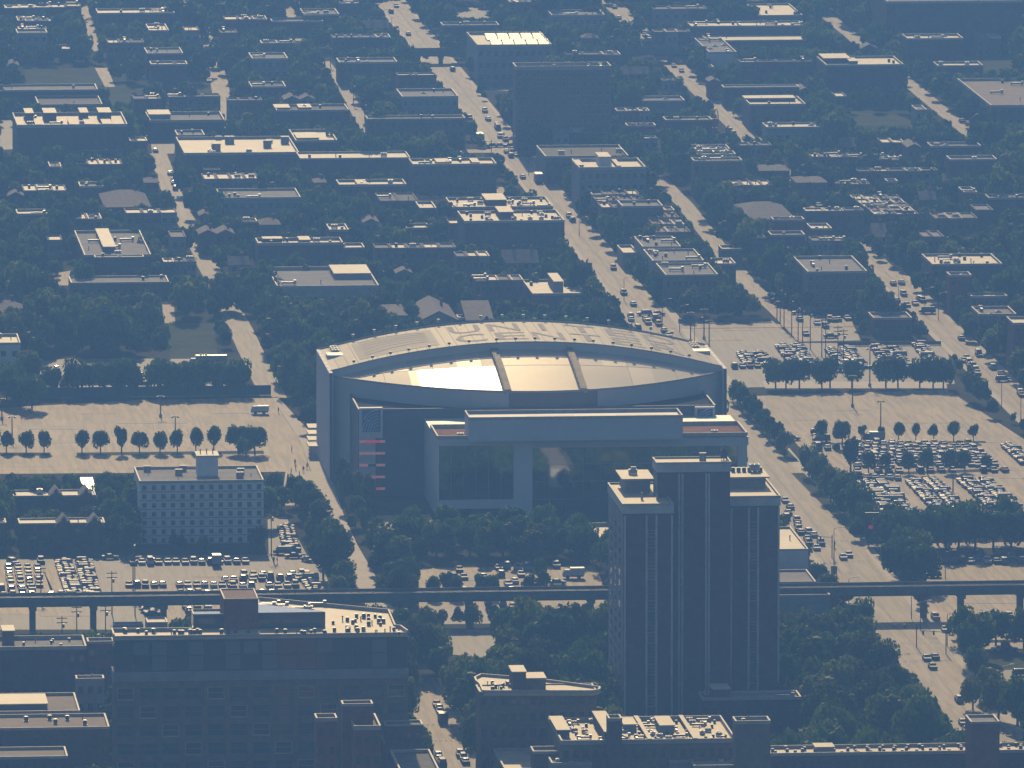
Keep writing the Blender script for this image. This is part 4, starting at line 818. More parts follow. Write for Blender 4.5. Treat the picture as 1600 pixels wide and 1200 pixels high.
for k in range(4): a = k * math.pi / 2; b.tube((xt + .6 * math.cos(a), yt + .6 * math.sin(a), TH[1]), (xt + .6 * math.cos(a), yt + .6 * math.sin(a), TH[1] + .7), .08, 5)
b.build('water_tank', 'metal_dark', tower)
# ---------------------------------------------------------------- the arena
ZF = 27.5
YF = G(824, 614, ZF)[1]
xl, xr = XatY(516, YF + 36, ZF), XatY(1131, YF + 36, ZF); HWA = (xr - xl) / 2; AX = (xl + xr) / 2
arena = thing('arena', 'huge round cornered sports arena with arched cream roof and lettering', 'arena', (AX, YF, 0))
foot(AX - HWA, AX + HWA, YF - 2, YF + 122, 2)
keep_at([(497, 546), (800, 505), (1132, 570), (1137, 700), (1137, 640), (1110, 812), (600, 812), (590, 790), (540, 760), (520, 700), (497, 560)], YF)
keep_at([(490, 560), (520, 600), (522, 735), (494, 690)], YF)
LAND.append((AX, YF - 60, 'arena')); LAND.append((AX, YF + 130, 'arena roof'))
XE = 52.0
XE = HWA * .985
def arch(x): return 27.0 + 7.3 * max(0.0, 1 - (x / 53.0) ** 2)
def band(x): return arch(x) + 2.15
def yfr(x): return 38.0 * min(1.0, abs(x) / HWA) ** 2.0
def ystep(x): return 38.0
NX = 40
def xs(i): return -HWA + 2 * HWA * i / NX
W_ = MB()
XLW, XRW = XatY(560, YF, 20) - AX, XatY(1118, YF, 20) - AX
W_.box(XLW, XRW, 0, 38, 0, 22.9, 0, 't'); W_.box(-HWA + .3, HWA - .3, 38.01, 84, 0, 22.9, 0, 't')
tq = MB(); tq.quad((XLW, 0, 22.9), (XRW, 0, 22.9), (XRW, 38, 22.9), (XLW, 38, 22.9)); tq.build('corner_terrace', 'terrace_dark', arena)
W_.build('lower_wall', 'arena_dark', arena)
sw = {-1: MB(), 1: MB()}
for k in range(11, 28):                                          # ribbed south and north walls
    y = k * 3.0
    for s in (-1, 1): sw[s].box(s * HWA - .5, s * HWA + .5, y, y + 2.2, 0, 29.3)
for s in (-1, 1):
    sw[s].box(s * HWA - .25, s * HWA + .25, 33, 84, 0, 29.0); sw[s].build('ribbed_side_wall', 'arena_rib', arena)
b = MB(); parapet_ring(b, XLW, XRW, -.1, 37, 22.95, .7, .4); b.build('terrace_parapet', 'arena_dark', arena)
# curved front drum below the roof edge
b = MB(); b2 = MB(); c = MB(); rim = MB()
for i in range(NX):
    xa, xb = xs(i), xs(i + 1); ya, yb = yfr(xa), yfr(xb)
    brown = -9 < (xa + xb) / 2 < 16.5
    zlow = 0 if xb < XLW + 3 or xa > XRW - 3 else 22.9
    (c if brown else b if xa < 0 else b2).quad((xa, ya + .3, zlow), (xb, yb + .3, zlow), (xb, yb - (.25 if brown else 0), ZF), (xa, ya - (.25 if brown else 0), ZF))
    for (z0, z1, o1, o2) in ((ZF, ZF + .55, -.1, .35),):
        rim.quad((xa, ya + o1, z0), (xb, yb + o1, z0), (xb, yb + o1, z1), (xa, ya + o1, z1)); rim.quad((xa, ya + o1, z1), (xb, yb + o1, z1), (xb, yb + o2, z1), (xa, ya + o2, z1)); rim.quad((xb, yb + o2, z0), (xa, ya + o2, z0), (xa, ya + o2, z1), (xb, yb + o2, z1))
b.build('curved_fascia', 'arena_band', arena); b2.build('curved_fascia', 'arena_band', arena); c.build('fascia_centre_panel', 'arena_band_brown', arena); rim.build('roof_rim', 'coping', arena)
b = MB()                                                     # the back drum, mirrored
for i in range(NX):
    xa, xb = xs(i), xs(i + 1); ya, yb = 122 - yfr(xa), 122 - yfr(xb)
    b.quad((xb, yb, 0), (xa, ya, 0), (xa, ya, ZF + .4), (xb, yb, ZF + .4))
    b.quad((xa, 84, 27.2), (xb, 84, 27.2), (xb, yb, ZF), (xa, ya, ZF))
b.build('rear_fascia', 'arena_band', arena)
# low front roof shaped like a lens: rises from the curved edge to the step
b = MB(); NS = 8
XI = [-XE + 2 * XE * i / 48 for i in range(49)]
def lens(x, t):
    y0_, y1_ = yfr(x), ystep(x); z1_ = arch(x)
    return (x, y0_ + (y1_ - y0_) * t, 27.45 + (z1_ - 27.45) * (t + .05 * math.sin(math.pi * t)))
for i in range(48):
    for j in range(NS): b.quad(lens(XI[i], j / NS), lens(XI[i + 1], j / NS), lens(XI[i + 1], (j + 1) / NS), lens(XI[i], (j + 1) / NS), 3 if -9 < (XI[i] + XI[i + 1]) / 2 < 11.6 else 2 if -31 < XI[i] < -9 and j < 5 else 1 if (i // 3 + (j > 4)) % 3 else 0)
lr = b.build('front_roof', ['arena_lens', 'arena_lens_worn', 'arena_lens_glare', 'arena_lens_tan'], arena)
for p in lr.data.polygons: p.use_smooth = True
b = MB()                                                     # seams between the roof sheets
for k in (6, 12, 18, 30, 36, 42):
    for j in range(NS):
        p, q = lens(XI[k], j / NS), lens(XI[k], (j + 1) / NS); b.tube((p[0], p[1], p[2] + .02), (q[0], q[1], q[2] + .02), .04, 4)
for t in (.62,):
    for i in range(48):
        p, q = lens(XI[i], t), lens(XI[i + 1], t); b.tube((p[0], p[1], p[2] + .02), (q[0], q[1], q[2] + .02), .03, 4)
b.build('roof_seam', 'arena_roof', arena)
b = MB(); c = MB(); c2 = MB()
for i in range(NX):
    xa, xb = xs(i), xs(i + 1); za, zb = band(xa), band(xb)
    b.quad((xa, ystep(xa), za), (xb, ystep(xb), zb), (xb, 84, zb), (xa, 84, za))
    c.quad((xa, ystep(xa) + .02, arch(xa) - .8), (xb, ystep(xb) + .02, arch(xb) - .8), (xb, ystep(xb), zb), (xa, ystep(xa), za)); c2.quad((xb, 84, 22), (xa, 84, 22), (xa, 84, za + .5), (xb, 84, zb + .5))
br_ = b.build('arched_roof', 'arena_roof', arena); c.build('roof_step', 'arena_band', arena); c2.build('rear_step', 'arena_band', arena)
b = MB()
for yy_ in (37.8, 84.0):
    b = MB()
    for i in range(NX):
        xa, xb = xs(i), xs(i + 1); ya, yb = (ystep(xa) - .2, ystep(xb) - .2) if yy_ < 50 else (yy_, yy_); b.tube((xa, ya, band(xa) + .12), (xb, yb, band(xb) + .12), .16, 5)
    b.build('roof_edge_trim', 'coping', arena)
b = MB()                                                     # cross seams on the arched roof
for k in range(1, NX): b.tube((xs(k), ystep(xs(k)) + .4, band(xs(k)) + .0), (xs(k), 83.6, band(xs(k)) + .0), .06, 4)
b.build('roof_seam', 'arena_logo', arena)
for k, u in enumerate((553, 582, 610, 639, 671, 702, 733, 776, 806, 836, 867, 898, 927, 958, 987, 1018, 1048, 1077)):   # floodlights along the step
    x = XatY(u, YF + 38.5, 33) - AX
    q = MB(); ys_ = ystep(x) + .8; q.tube((x, ys_, band(x)), (x, ys_, band(x) + .9), .07, 5); q.box(x - .4, x + .4, ys_ - .3, ys_ + .3, band(x) + .7, band(x) + 1.3); q.build('floodlight', 'metal_dark', arena)
for k in range(16):
    x = -44 + k * 5.9
    q = MB(); q.tube((x, 84.4, band(x)), (x, 84.4, band(x) + 1.3), .06, 5); q.box(x - .4, x + .4, 84.2, 84.6, band(x) + 1.1, band(x) + 1.9); q.build('floodlight', 'metal_grey', arena)
for xt0 in (-9.0, 11.6):                                     # two raised walkways over the low roof
    q = MB()
    pts = []
    for j in range(11):
        t = j / 10; p = lens(xt0, t); pts.append((xt0 + (1 - t) * .6, p[1], p[2]))
    for j in range(10):
        (x_, ya, za), (xq, yb, zb) = pts[j], pts[j + 1]
        for s in (-1.0, 1.0):
            q.quad((x_ - 1.0, ya, za + .9), (x_ + 1.0, ya, za + .9), (xq + 1.0, yb, zb + .9), (xq - 1.0, yb, zb + .9))
            q.quad((x_ + s, ya, za - .2), (xq + s, yb, zb - .2), (xq + s, yb, zb + .9), (x_ + s, ya, za + .9))
    q.quad((pts[0][0] - 1, pts[0][1], pts[0][2] - .3), (pts[0][0] + 1, pts[0][1], pts[0][2] - .3), (pts[0][0] + 1, pts[0][1], pts[0][2] + .9), (pts[0][0] - 1, pts[0][1], pts[0][2] + .9))
    wk_ = q.build('roof_walkway', 'roof_cream', arena)
    q = MB()
    for j in range(10):
        (x_, ya, za), (xq, yb, zb) = pts[j], pts[j + 1]; q.tube((x_ - 1, ya, za + 1.6), (xq - 1, yb, zb + 1.6), .05, 4); q.tube((x_ - 1, ya, za + .9), (x_ - 1, ya, za + 1.6), .05, 4)
    q.build('handrail', 'metal_dark', wk_)
for s in (-1, 1):                                            # corner equipment decks
    q = MB(); q.box(s * (HWA - 5) - 4, s * (HWA - 5) + 4, 62, 68, 29.3, 30.4); q.build('corner_deck', 'arena_band', arena)
    for k in range(3): link('air_conditioner', UNIT['air_conditioner'], arena, (s * (HWA - 4), 72 + k * 4, 29.4))
def text2d(s, size):
    cu = bpy.data.curves.new('lettering', 'FONT'); cu.body = s; cu.size = size; cu.align_x = 'CENTER'; cu.fill_mode = 'BOTH'; cu.resolution_u = 2
    o = bpy.data.objects.new('lettering', cu); COL.objects.link(o)
    dg = bpy.context.evaluated_depsgraph_get(); me = bpy.data.meshes.new_from_object(o.evaluated_get(dg))
    v = [tuple(p.co) for p in me.vertices]; f = [tuple(p.vertices) for p in me.polygons]
    bpy.data.objects.remove(o); bpy.data.meshes.remove(me); return v, f
for row, (word, yb_) in enumerate((('CENTER', 44.5), ('UNITED', 63.5))):
    for k, ch in enumerate(word):
        v, f = text2d(ch, 1.0); xc = XatY(733 + 61 * k + (6 if row == 0 else -4), YF + yb_, 34) - AX
        wmx = max(p[0] for p in v) - min(p[0] for p in v); hmx = max(p[1] for p in v) or 1
        q = MB(); q.v = [(xc + p[0] / max(wmx, .25) * (8.4 if wmx > .3 else 3), yb_ + p[1] / hmx * 15.5, band(xc + p[0] / max(wmx, .25) * 8.4) + .09) for p in v]; q.f = f; q.m = [0] * len(f)
        q.build('roof_letter', 'arena_letter', arena)
xg0, xg1 = XatY(556, YF + 60, 29) - AX, XatY(680, YF + 60, 32) - AX
q = MB()
for i in range(10):
    xa = xg0 + (xg1 - xg0) * i / 10; xb = xg0 + (xg1 - xg0) * (i + 1) / 10; q.quad((xa, 45, band(xa) + .06), (xb, 45, band(xb) + .06), (xb, 78, band(xb) + .06), (xa, 78, band(xa) + .06))
lg = q.build('roof_logo', 'arena_logo', arena)
q = MB()
for k in range(6):                                            # curved globe lines of the logo
    for j in range(10):
        def gp(t): return (xg0 + 2 + (xg1 - xg0 - 4) * t, 50 + k * 4.6 + 5 * math.sin(t * 2.2 + k * .2))
        p, r2_ = gp(j / 10), gp((j + 1) / 10); q.quad((p[0], p[1], band(p[0]) + .12), (r2_[0], r2_[1], band(r2_[0]) + .12), (r2_[0], r2_[1] + 1.0, band(r2_[0]) + .12), (p[0], p[1] + 1.0, band(p[0]) + .12))
q.build('logo_line', 'arena_letter', lg)
def sign(u0, u1, zt, zb, txt):
    xa, xb = XatY(u0, YF - 2, 20) - AX, XatY(u1, YF - 2, 20) - AX; xm = (xa + xb) / 2; w2 = (xb - xa) / 2
    q = MB(); q.box(xa, xb, -2.2, -.05, zb, zt); pn = q.build('sign_box', 'arena_rib', arena)
    zlo = zb + (1.7 if txt else .5)
    q = MB(); q.box(xa + .6, xb - .6, -2.26, -2.2, zlo, zt - .5); q.build('sign_face', 'sign_blue', pn)
    q = MB(); zc = zlo - 1.0; hh = zt - .6 - zlo
    for k in range(6):                                        # arcs of a globe fanning from the lower right
        for j in range(8):
            a0 = math.pi * (.50 + .5 * j / 8); a1 = math.pi * (.50 + .5 * (j + 1) / 8); r0 = hh * (.28 + k * .14)
            P0 = (xb - 1.2 + r0 * math.cos(a0) * .85, zlo + .15 + r0 * math.sin(a0)); P1 = (xb - 1.2 + r0 * math.cos(a1) * .85, zlo + .15 + r0 * math.sin(a1))
            if min(P0[0], P1[0]) < xa + .7 or max(P0[1], P1[1]) > zt - .55: continue
            q.tube((P0[0], -2.28, P0[1]), (P1[0], -2.28, P1[1]), .13, 4)
    q.build('globe_emblem', 'sign_line', pn)
    if txt:
        v, f = text2d(txt, 1.5); q = MB(); q.v = [(xm + p[0] * 1.0, -2.24, zb + .35 + p[1]) for p in v]; q.f = f; q.m = [0] * len(f); q.build('sign_lettering', 'paint_white', pn)
sign(562, 598, 24.2, 16.0, 'UNITED'); sign(1086, 1117, 23.4, 17.6, None)
xa, xb = XatY(562, YF - 2, 10) - AX, XatY(602, YF - 2, 10) - AX
q = MB(); q.box(xa, xa + 4.3, -1.2, -.05, 1, 15.9); q.build('sign_backing', 'arena_band', arena)
for k, z in enumerate((15.0, 11.8, 8.6, 5.4, 2.2)):
    q = MB(); q.box(xa, xb, -1.5, -1.2, z - .33, z + .33); lb = q.build('light_bar', 'sign_pink', arena)
    if k in (0, 4): q = MB(); q.box(xa + 1.4, xb - 1.4, -1.58, -1.5, z - .34, z + .34); q.build('red_panel', 'sign_red', lb)
    if k == 2: q = MB(); q.box(xa + 2.3, xb - 2.4, -1.58, -1.5, z - .36, z + .36); q.build('blue_panel', 'sign_blue', lb)

# glass atrium in front
ZA = 21.0
AY = G(683, 687, ZA)[1]; ay = AY - YF
def ax(u, z=ZA, Y=None): return XatY(u, AY if Y is None else Y, z) - AX
AB = G(672, 669, ZA)[1] - YF
foot(AX + ax(683), AX + ax(1168), AY, YF)
keep_at([(670, 668), (1130, 662), (1168, 690), (1168, 735), (1050, 800), (683, 808)], AY); keep_at([(714, 645), (1067, 645), (1067, 685), (714, 685)], AY)
LAND.append((AX + ax(920), AY - 20, 'glass atrium of the arena'))
XA0, XA1, XM0, XM1, XR0, XR1 = ax(683), ax(832), ax(690), ax(803), ax(1154), ax(1168)
b = MB(); b.box(XA0, XR1, ay + 3.2, -.1, 0, ZA - .1, 0, 'f'); b.box(XA0, XR1, ay + 3.2, ay + 3.6, ZA - 2.6, ZA - .1)
at = b.build('atrium', 'arena_band', arena)
b = MB(); b.box(XA0, XA1, ay, ay + 3.2, ZA - 1.7, ZA); b.box(XM1, XA1, ay, ay + 3.2, 0, ZA - 1.7); b.box(XA0, XM1, ay, ay + 3.2, 2.4, 4.6); b.box(XA0, XA0 + .5, ay + .02, ay + 3.2, 3.8, ZA - 1.7); b.build('white_portal', 'arena_rib', at)
b = MB(); b.box(XR0, XR1, ay + .8, ay + 3.15, 0, ZA - 2.6); b.box(XA1 + .02, XR1 + .3, ay + .7, ay + 3.2, ZA - 2.6, ZA - .3); b.build('band_and_pier', 'arena_band', at)
b = MB(); b.box(XA0 + .5, XM1, ay + 1.2, ay + 1.3, 3.8, ZA - 1.7); b.build('portal_glazing', 'glass_front', at)
b = MB(); b.box(XA1, XR0, ay + 1.8, ay + 1.9, 0, ZA - 2.6); b.build('curtain_wall', 'glass_front', at)
for k in range(1, 12):
    x = XA1 + (XR0 - XA1) * k / 12; q = MB(); q.box(x - .03, x + .03, ay + 1.7, ay + 1.8, 0, ZA - 2.6); q.build('mullion', 'metal_grey', at)
for z in (4.5, 9.2, 13.8):
    q = MB(); q.box(XA1, XR0, ay + 1.72, ay + 1.8, z - .03, z + .03); q.build('transom', 'metal_grey', at)
for k in range(1, 6):
    x = XA0 + .5 + (XM1 - XA0 - .5) * k / 6; q = MB(); q.box(x - .06, x + .06, ay + 1.12, ay + 1.2, 3.8, ZA - 1.7); q.build('mullion', 'metal_grey', at)
b = MB(); b.box(XA0 + .3, XR1 - .3, ay + .3, AB, ZA - .1, ZA + .02); b.build('roof_terrace', 'brick_terrace', at)
b = MB(); parapet_ring(b, XA0, XR1, ay, AB, ZA + .02, 1.0, .4); b.build('parapet', 'coping', at)
UY = G(733, 655, 27.0)[1]; uy = UY - YF
X0_, X1_ = XatY(728, UY, 27) - AX, XatY(1067, UY, 27) - AX; X0_ = XatY(733, UY, 27) - AX
b = MB(); b.box(X0_, X1_, uy, min(-.2, uy + 14), ZA + .01, 26.6); ub = b.build('upper_volume', 'arena_wall', at)
b = MB(); parapet_ring(b, X0_, X1_, uy, min(-.2, uy + 14), 26.6, .9, .35); b.build('upper_parapet', 'coping', at)
b = MB(); b.box(X0_ + (X1_ - X0_) * .28, X0_ + (X1_ - X0_) * .50, uy + 2.5, uy + 6, 26.6, 27.0); b.box(X0_ + (X1_ - X0_) * .70, X0_ + (X1_ - X0_) * .95, uy + 2.5, uy + 6, 26.6, 27.0); b.build('bright_roof_strip', 'roof_white', at)
for t in (.08, .45, .52, .6, .66, .9):
    link('air_conditioner', UNIT['air_conditioner'], at, (XA0 + (XR1 - XA0) * t, ay + 5, ZA + .03)).scale = (.9, .9, .8)
# canopy and steps at the south side
cx_, cy_ = G(497, 716, 0)
cn = thing('canopy', 'small pale stepped canopy against the ribbed arena wall', 'canopy', (cx_, cy_, 0))
for k in range(4):
    q = MB(); q.box(-2.6 + k * .6, 1.8 + k * .2, k * 9, k * 9 + 8.6, 3.0 + k * .5, 3.4 + k * .5); q.build('roof', 'roof_white' if k % 2 == 0 else 'coping', cn)
    for x in (-2.2 + k * .6, 1.5 + k * .2): q = MB(); q.tube((x, k * 9 + 1, 0), (x, k * 9 + 1, 3.0 + k * .5), .12, 6); q.build('post', 'metal_grey', cn)
block([(484, 680), (512, 680), (515, 718), (490, 718)])

# ---------------------------------------------------------------- elevated railway
def viaduct(v, z, u0, u1, label, ups, name='elevated_railway'):
    Y = G(800, v, z)[1]; x0, x1 = XatY(u0, Y, z), XatY(u1, Y, z)
    root = thing(name, label, 'viaduct', ((x0 + x1) / 2, Y, 0)); c0 = (x0 + x1) / 2; hw = (x1 - x0) / 2
    b = MB(); b.box(-hw, hw, 0, 8.2, z - 1.5, z - .4); b.box(-hw, hw, 1.0, 1.5, z - 2.1, z - 1.5); b.box(-hw, hw, 6.7, 7.2, z - 2.1, z - 1.5); b.build('deck', 'concrete_dark', root)
    for yk in (0.0, 8.0): q = MB(); q.box(-hw, hw, yk - .05, yk + .15, z - .4, z + .45); [q.box(-hw + 3.9 * m_, -hw + 3.9 * m_ + .35, yk - .16, yk - .05, z - .4, z + .5) for m_ in range(int(2 * hw / 3.9))]; q.build('parapet', 'concrete_dark', root)
    for yk in (1.6, 3.05, 5.1, 6.55): q = MB(); q.box(-hw, hw, yk - .04, yk + .04, z - .4, z - .22); q.build('rail', 'metal_grey', root)
    for u in ups:
        x = XatY(u, Y, 0) - c0; q = MB(); q.box(x - .75, x + .75, 3.0, 5.2, 0, z - 3.0); q.prism([(x - .75, 3.0), (x + .75, 3.0), (x + .75, 5.2), (x - .75, 5.2)], z - 3.0, z - 2.9)
        q.box(x - .9, x + .9, .7, 7.5, z - 3.0, z - 2.1); q.build('pillar', 'concrete_dark', root)
    m = [PIX(x0, Y, z + .4), PIX(x1, Y, z + .4), PIX(x1, Y, z - 2), PIX(x0, Y, z - 2)]
    return root, Y, m
UP = [-44, 52, 147, 257, 352, 447, 542, 637, 734, 830, 925, 1020, 1115, 1210, 1305, 1446, 1504, 1597, 1690]
el, YE, m = viaduct(927, 8.0, -300, 1900, 'long concrete elevated railway crossing the whole lower part of the view', UP)
for a, c in ((-300, 620), (660, 890), (1210, 1430), (1440, 1900)):
    x0, x1 = XatY(a, YE, 8), XatY(c, YE, 8); keep_at([PIX(x0, YE, 8.6), PIX(x1, YE, 8.6), PIX(x1, YE, 5.9), PIX(x0, YE, 5.9)], YE)
block([PIX(-300, YE - 1, 0), PIX(900, YE - 1, 0), PIX(900, YE + 9, 0), PIX(-300, YE + 9, 0)])
viaduct(79, 5.0, 560, 1100, 'far railway bridge crossing the main street near the top', [600, 652, 690, 740, 800, 860, 920, 985, 1048, 1090], 'railway_bridge')
keep_at([(648, 74), (697, 74), (697, 98), (648, 98)], G(800, 79, 5)[1]); keep_at([(985, 72), (1050, 72), (1050, 92), (985, 92)], G(800, 79, 5)[1])

# ---------------------------------------------------------------- fences, signs, poles
def fence(u0, u1, v, h, label, m='concrete_dark', n=24):
    x0, Y = G(u0, v); x1 = XatY(u1, Y); root = thing('fence', label, 'fence', ((x0 + x1) / 2, Y, 0)); hw = (x1 - x0) / 2
    q = MB(); q.box(-hw, hw, 0, .08, .15, h); q.build('screen_panel', m, root)
    for k in range(n + 1): q = MB(); x = -hw + 2 * hw * k / n; q.tube((x, -.06, 0), (x, -.06, h + .1), .06, 5); q.build('post', 'metal_dark', root)
    keep_at([PIX(x0, Y, h), PIX(x1, Y, h), PIX(x1, Y, h * .3), PIX(x0, Y, h * .3)], Y)
mat('teal_screen', (0.03, 0.075, 0.075), .8, var=.15, scale=.3)
fence(62, 423, 622, 3.0, 'long dark teal screened fence at the back of the empty left lot', 'teal_screen', 40)
fence(1310, 1470, 541, 1.2, 'low dark barrier at the back of the packed lot behind the tree row', n=14)
fence(1060, 1205, 505, 1.2, 'low barrier at the back of the empty lot right of the main street', n=14)
def pole(name, label, u, v, h, kind='utility', group=None):
    x, y = G(u, v); r = thing(name, label, 'pole' if kind == 'utility' else 'street light' if kind != 'signal' else 'traffic light', (x, y, 0), group)
    q = MB()
    if kind == 'utility':
        q.tube((0, 0, 0), (0, 0, h), .16, 7, r2=.10); q.build('post', 'bark', r)
        for k in (0, 1): q = MB(); q.box(-1.3, 1.3, -.08, .08, h - .7 - k * 1.1, h - .5 - k * 1.1); q.build('crossarm', 'bark', r)
        q = MB(); q.tube((.4, .1, h - 3), (.4, .1, h - 2), .25, 8); q.build('transformer', 'metal_grey', r)
    elif kind == 'mast':
        q.tube((0, 0, 0), (0, 0, h), .2, 8, r2=.12); q.build('post', 'metal_dark', r)
        q = MB(); q.box(-.9, .9, -.12, .12, h - .1, h + .1); q.box(-1.1, -.5, -.35, .35, h - .35, h - .05); q.box(.5, 1.1, -.35, .35, h - .35, h - .05); q.build('lamp_head', 'metal_dark', r)
        q = MB(); q.tube((0, 0, 0), (0, 0, .9), .45, 8); q.build('footing', 'concrete', r)
    elif kind == 'lamp':
        q.tube((0, 0, 0), (0, 0, h), .12, 7, r2=.07); q.tube((0, 0, h), (2.2, 0, h + .5), .06, 6); q.build('post', 'metal_dark', r)
        q = MB(); q.box(1.9, 2.8, -.15, .15, h + .35, h + .55); q.build('lamp_head', 'metal_grey', r)
    else:
        q.tube((0, 0, 0), (0, 0, h), .13, 7); q.tube((0, 0, h - .6), (-6, 0, h - .1), .08, 6); q.build('post', 'metal_dark', r)
        for t in (-3, -5.6): q = MB(); q.box(t - .2, t + .2, -.2, .2, h - 1.2, h - .1); q.build('signal_head', 'metal_dark', r)
    return r
P9 = [(1214, 500), (1219, 507), (1225, 513), (1237, 525), (1247, 536), (1254, 541), (1266, 546), (1284, 558), (1290, 562), (1309, 575), (1318, 580)]
for i, (u, v) in enumerate(P9): pole('utility_pole', f'wooden utility pole beside the lots, {ordn(i)} of the line going from back to front', u, v, 12.5, 'utility', 'utility poles beside the lots')
for i, (u, v) in enumerate(((1100, 530), (1108, 548), (1079, 535))): pole('lamp_mast', f'tall lamp mast near the right end of the arena, {ordn(i)} counted from the right' if i else 'tall lamp mast near the right end of the arena, rearmost', u, v, 9, 'mast', 'lamp masts by the arena')
for lab, u, v, h in (('tall thin lamp mast standing alone in the large tan lot', 1376, 682, 10), ('lamp mast with a pale footing at the back of the large tan lot', 1332, 636, 9), ('lamp mast in front of the tree row behind the large tan lot', 1359, 604, 11),
                     ('lamp mast left of two in the middle of the empty left lot', 251, 652, 6), ('lamp mast right of two in the middle of the empty left lot', 274, 684, 6), ('lamp mast near the left edge of the empty left lot', 19, 690, 7), ('lamp mast at the left border of the picture in the empty lot', 3, 656, 6),
                     ('lamp post among the packed cars at the right', 1489, 775, 6), ('mast beside the fence near the back of the left lot', 318, 580, 5)):
    pole('lamp_mast', lab, u, v, h, 'mast')
for i, (u, v) in enumerate(((120, 1002), (165, 1000), (64, 940), (211, 962), (97, 1000), (175, 960), (424, 868), (208, 925), (293, 972))): pole('utility_pole', f'thin pole around the elevated railway at the lower left, {ordn(i)} of the scattered poles', u, v, (9, 9, 9, 16, 6, 11, 12, 14, 5)[i], 'utility', 'poles at the lower left')
for i, (u, v, h) in enumerate(((1303, 880, 9), (1326, 960, 9), (1424, 968, 7), (1438, 985, 7), (1480, 1010, 8), (1566, 1080, 6), (1477, 905, 7))): pole('street_lamp', f'lamp post along the lower part of the main street, {ordn(i)} from the back', u, v, h, 'lamp', 'lamp posts of the lower main street')
for i, (u, v, h) in enumerate(((665, 46, 6), (600, 40, 6), (612, 52, 6), (795, 242, 6), (826, 275, 6), (905, 370, 6), (975, 470, 7), (1035, 505, 7), (1062, 520, 8), (1085, 540, 8))): pole('street_lamp', f'lamp post along the upper part of the main street, {ordn(i)} from the back', u, v, h, 'lamp', 'lamp posts of the upper main street')
for i, (u, v, h) in enumerate(((1445, 492, 8), (1466, 500, 8), (1404, 482, 8), (1565, 640, 8), (1595, 660, 8), (1520, 600, 8))): pole('street_lamp', f'lamp post along the right hand street, {ordn(i)} of six', u, v, h, 'lamp', 'lamp posts of the right hand street')
for lab, u, v in (('traffic light with long arm at the middle junction', 1300, 872), ('traffic light with long arm at the lower junction', 1432, 1012), ('second traffic light at the lower junction, right kerb', 1478, 1022), ('traffic light at the far junction', 768, 246)): pole('traffic_light', lab, u, v, 6, 'signal')
for i, v in enumerate((12, 22, 32, 42, 52, 60)): pole('utility_pole', f'utility pole along the narrow alley at the top, {ordn(i)} from the back', 452 + v * .44, v, 9, 'utility', 'poles along the top alley')
for i, v in enumerate((105, 135, 165, 195, 215)): pole('utility_pole', f'utility pole along the narrow side street left of the main street, {ordn(i)} from the back', 512 + (v - 98) * .6, v, 9, 'utility', 'poles along the narrow side street')
# billboard, arches sign, banner sign, flags
x, y = G(1363, 852); r = thing('billboard', 'dark roadside billboard with a glowing red strip beside the packed car lot', 'billboard', (x, y, 0))
q = MB(); q.box(-1.9, 1.9, 0, .6, 2.2, 8.6); q.build('panel', 'metal_dark', r); q = MB(); q.box(-1.0, 1.1, -.05, 0, 4.4, 5.2); q.build('lit_strip', 'sign_red', r)
for s in (-1.2, 1.2): q = MB(); q.box(s - .2, s + .2, .1, .5, 0, 2.2); q.build('leg', 'metal_dark', r)
keep_at([(1352, 803), (1375, 803), (1375, 842), (1352, 842)], y)
x, y = G(1303, 912); r = thing('banner_sign', 'square banner sign on a tall post by the main street', 'sign', (x, y, 0))
q = MB(); q.tube((0, 0, 0), (0, 0, 10), .12, 7); q.build('post', 'metal_dark', r); q = MB(); q.box(-.8, -.1, -.1, .1, 2.3, 4.6); q.box(.1, .8, -.1, .1, 2.3, 4.6); q.build('panel', 'metal_grey', r)
x, y = G(1116, 212); r = thing('restaurant_sign', 'tall red sign with two golden arches on top', 'sign', (x, y, 0))
q = MB(); q.box(-.35, .35, -.3, .3, 0, 4.2); q.build('post', 'sign_red_plain', r); q = MB(); q.box(-1.6, 1.6, -.35, .35, 4.2, 6.0); q.build('panel', 'sign_red_plain', r); q = MB(); q.box(-.9, .9, -.32, .32, 1.8, 2.8); q.build('lower_panel', 'sign_red_plain', r)
q = MB()
for s in (-.72, .72):
    for j in range(10):
        a0, a1 = math.pi * j / 10, math.pi * (j + 1) / 10; q.tube((s + .66 * math.cos(a0), 0, 6 + 3.4 * math.sin(a0)), (s + .66 * math.cos(a1), 0, 6 + 3.4 * math.sin(a1)), .2, 6)
q.build('arches', 'sign_yellow', r); keep_at([(1108, 168), (1124, 168), (1124, 208), (1108, 208)], y)
for lab, u, v in (('red and white flag left of two in front of the wide dark building', 623, 228), ('red and white flag right of two in front of the wide dark building', 683, 236)):
    x, y = G(u, v); r = thing('flag', lab, 'flag', (x, y, 0)); q = MB(); q.tube((0, 0, 0), (0, 0, 6), .07, 6); q.build('flagpole', 'metal_grey', r)
    for k in range(4):
        q = MB(); q.quad((.08, 0, 4.2 + k * .42), (1.6, -.1, 3.9 + k * .42), (1.6, -.1, 4.3 + k * .42), (.08, 0, 4.6 + k * .42)); q.quad((.08, .03, 4.2 + k * .42), (.08, .03, 4.6 + k * .42), (1.6, -.07, 4.3 + k * .42), (1.6, -.07, 3.9 + k * .42)); q.build('stripe', 'cloth_red' if k % 2 else 'cloth_white', r)

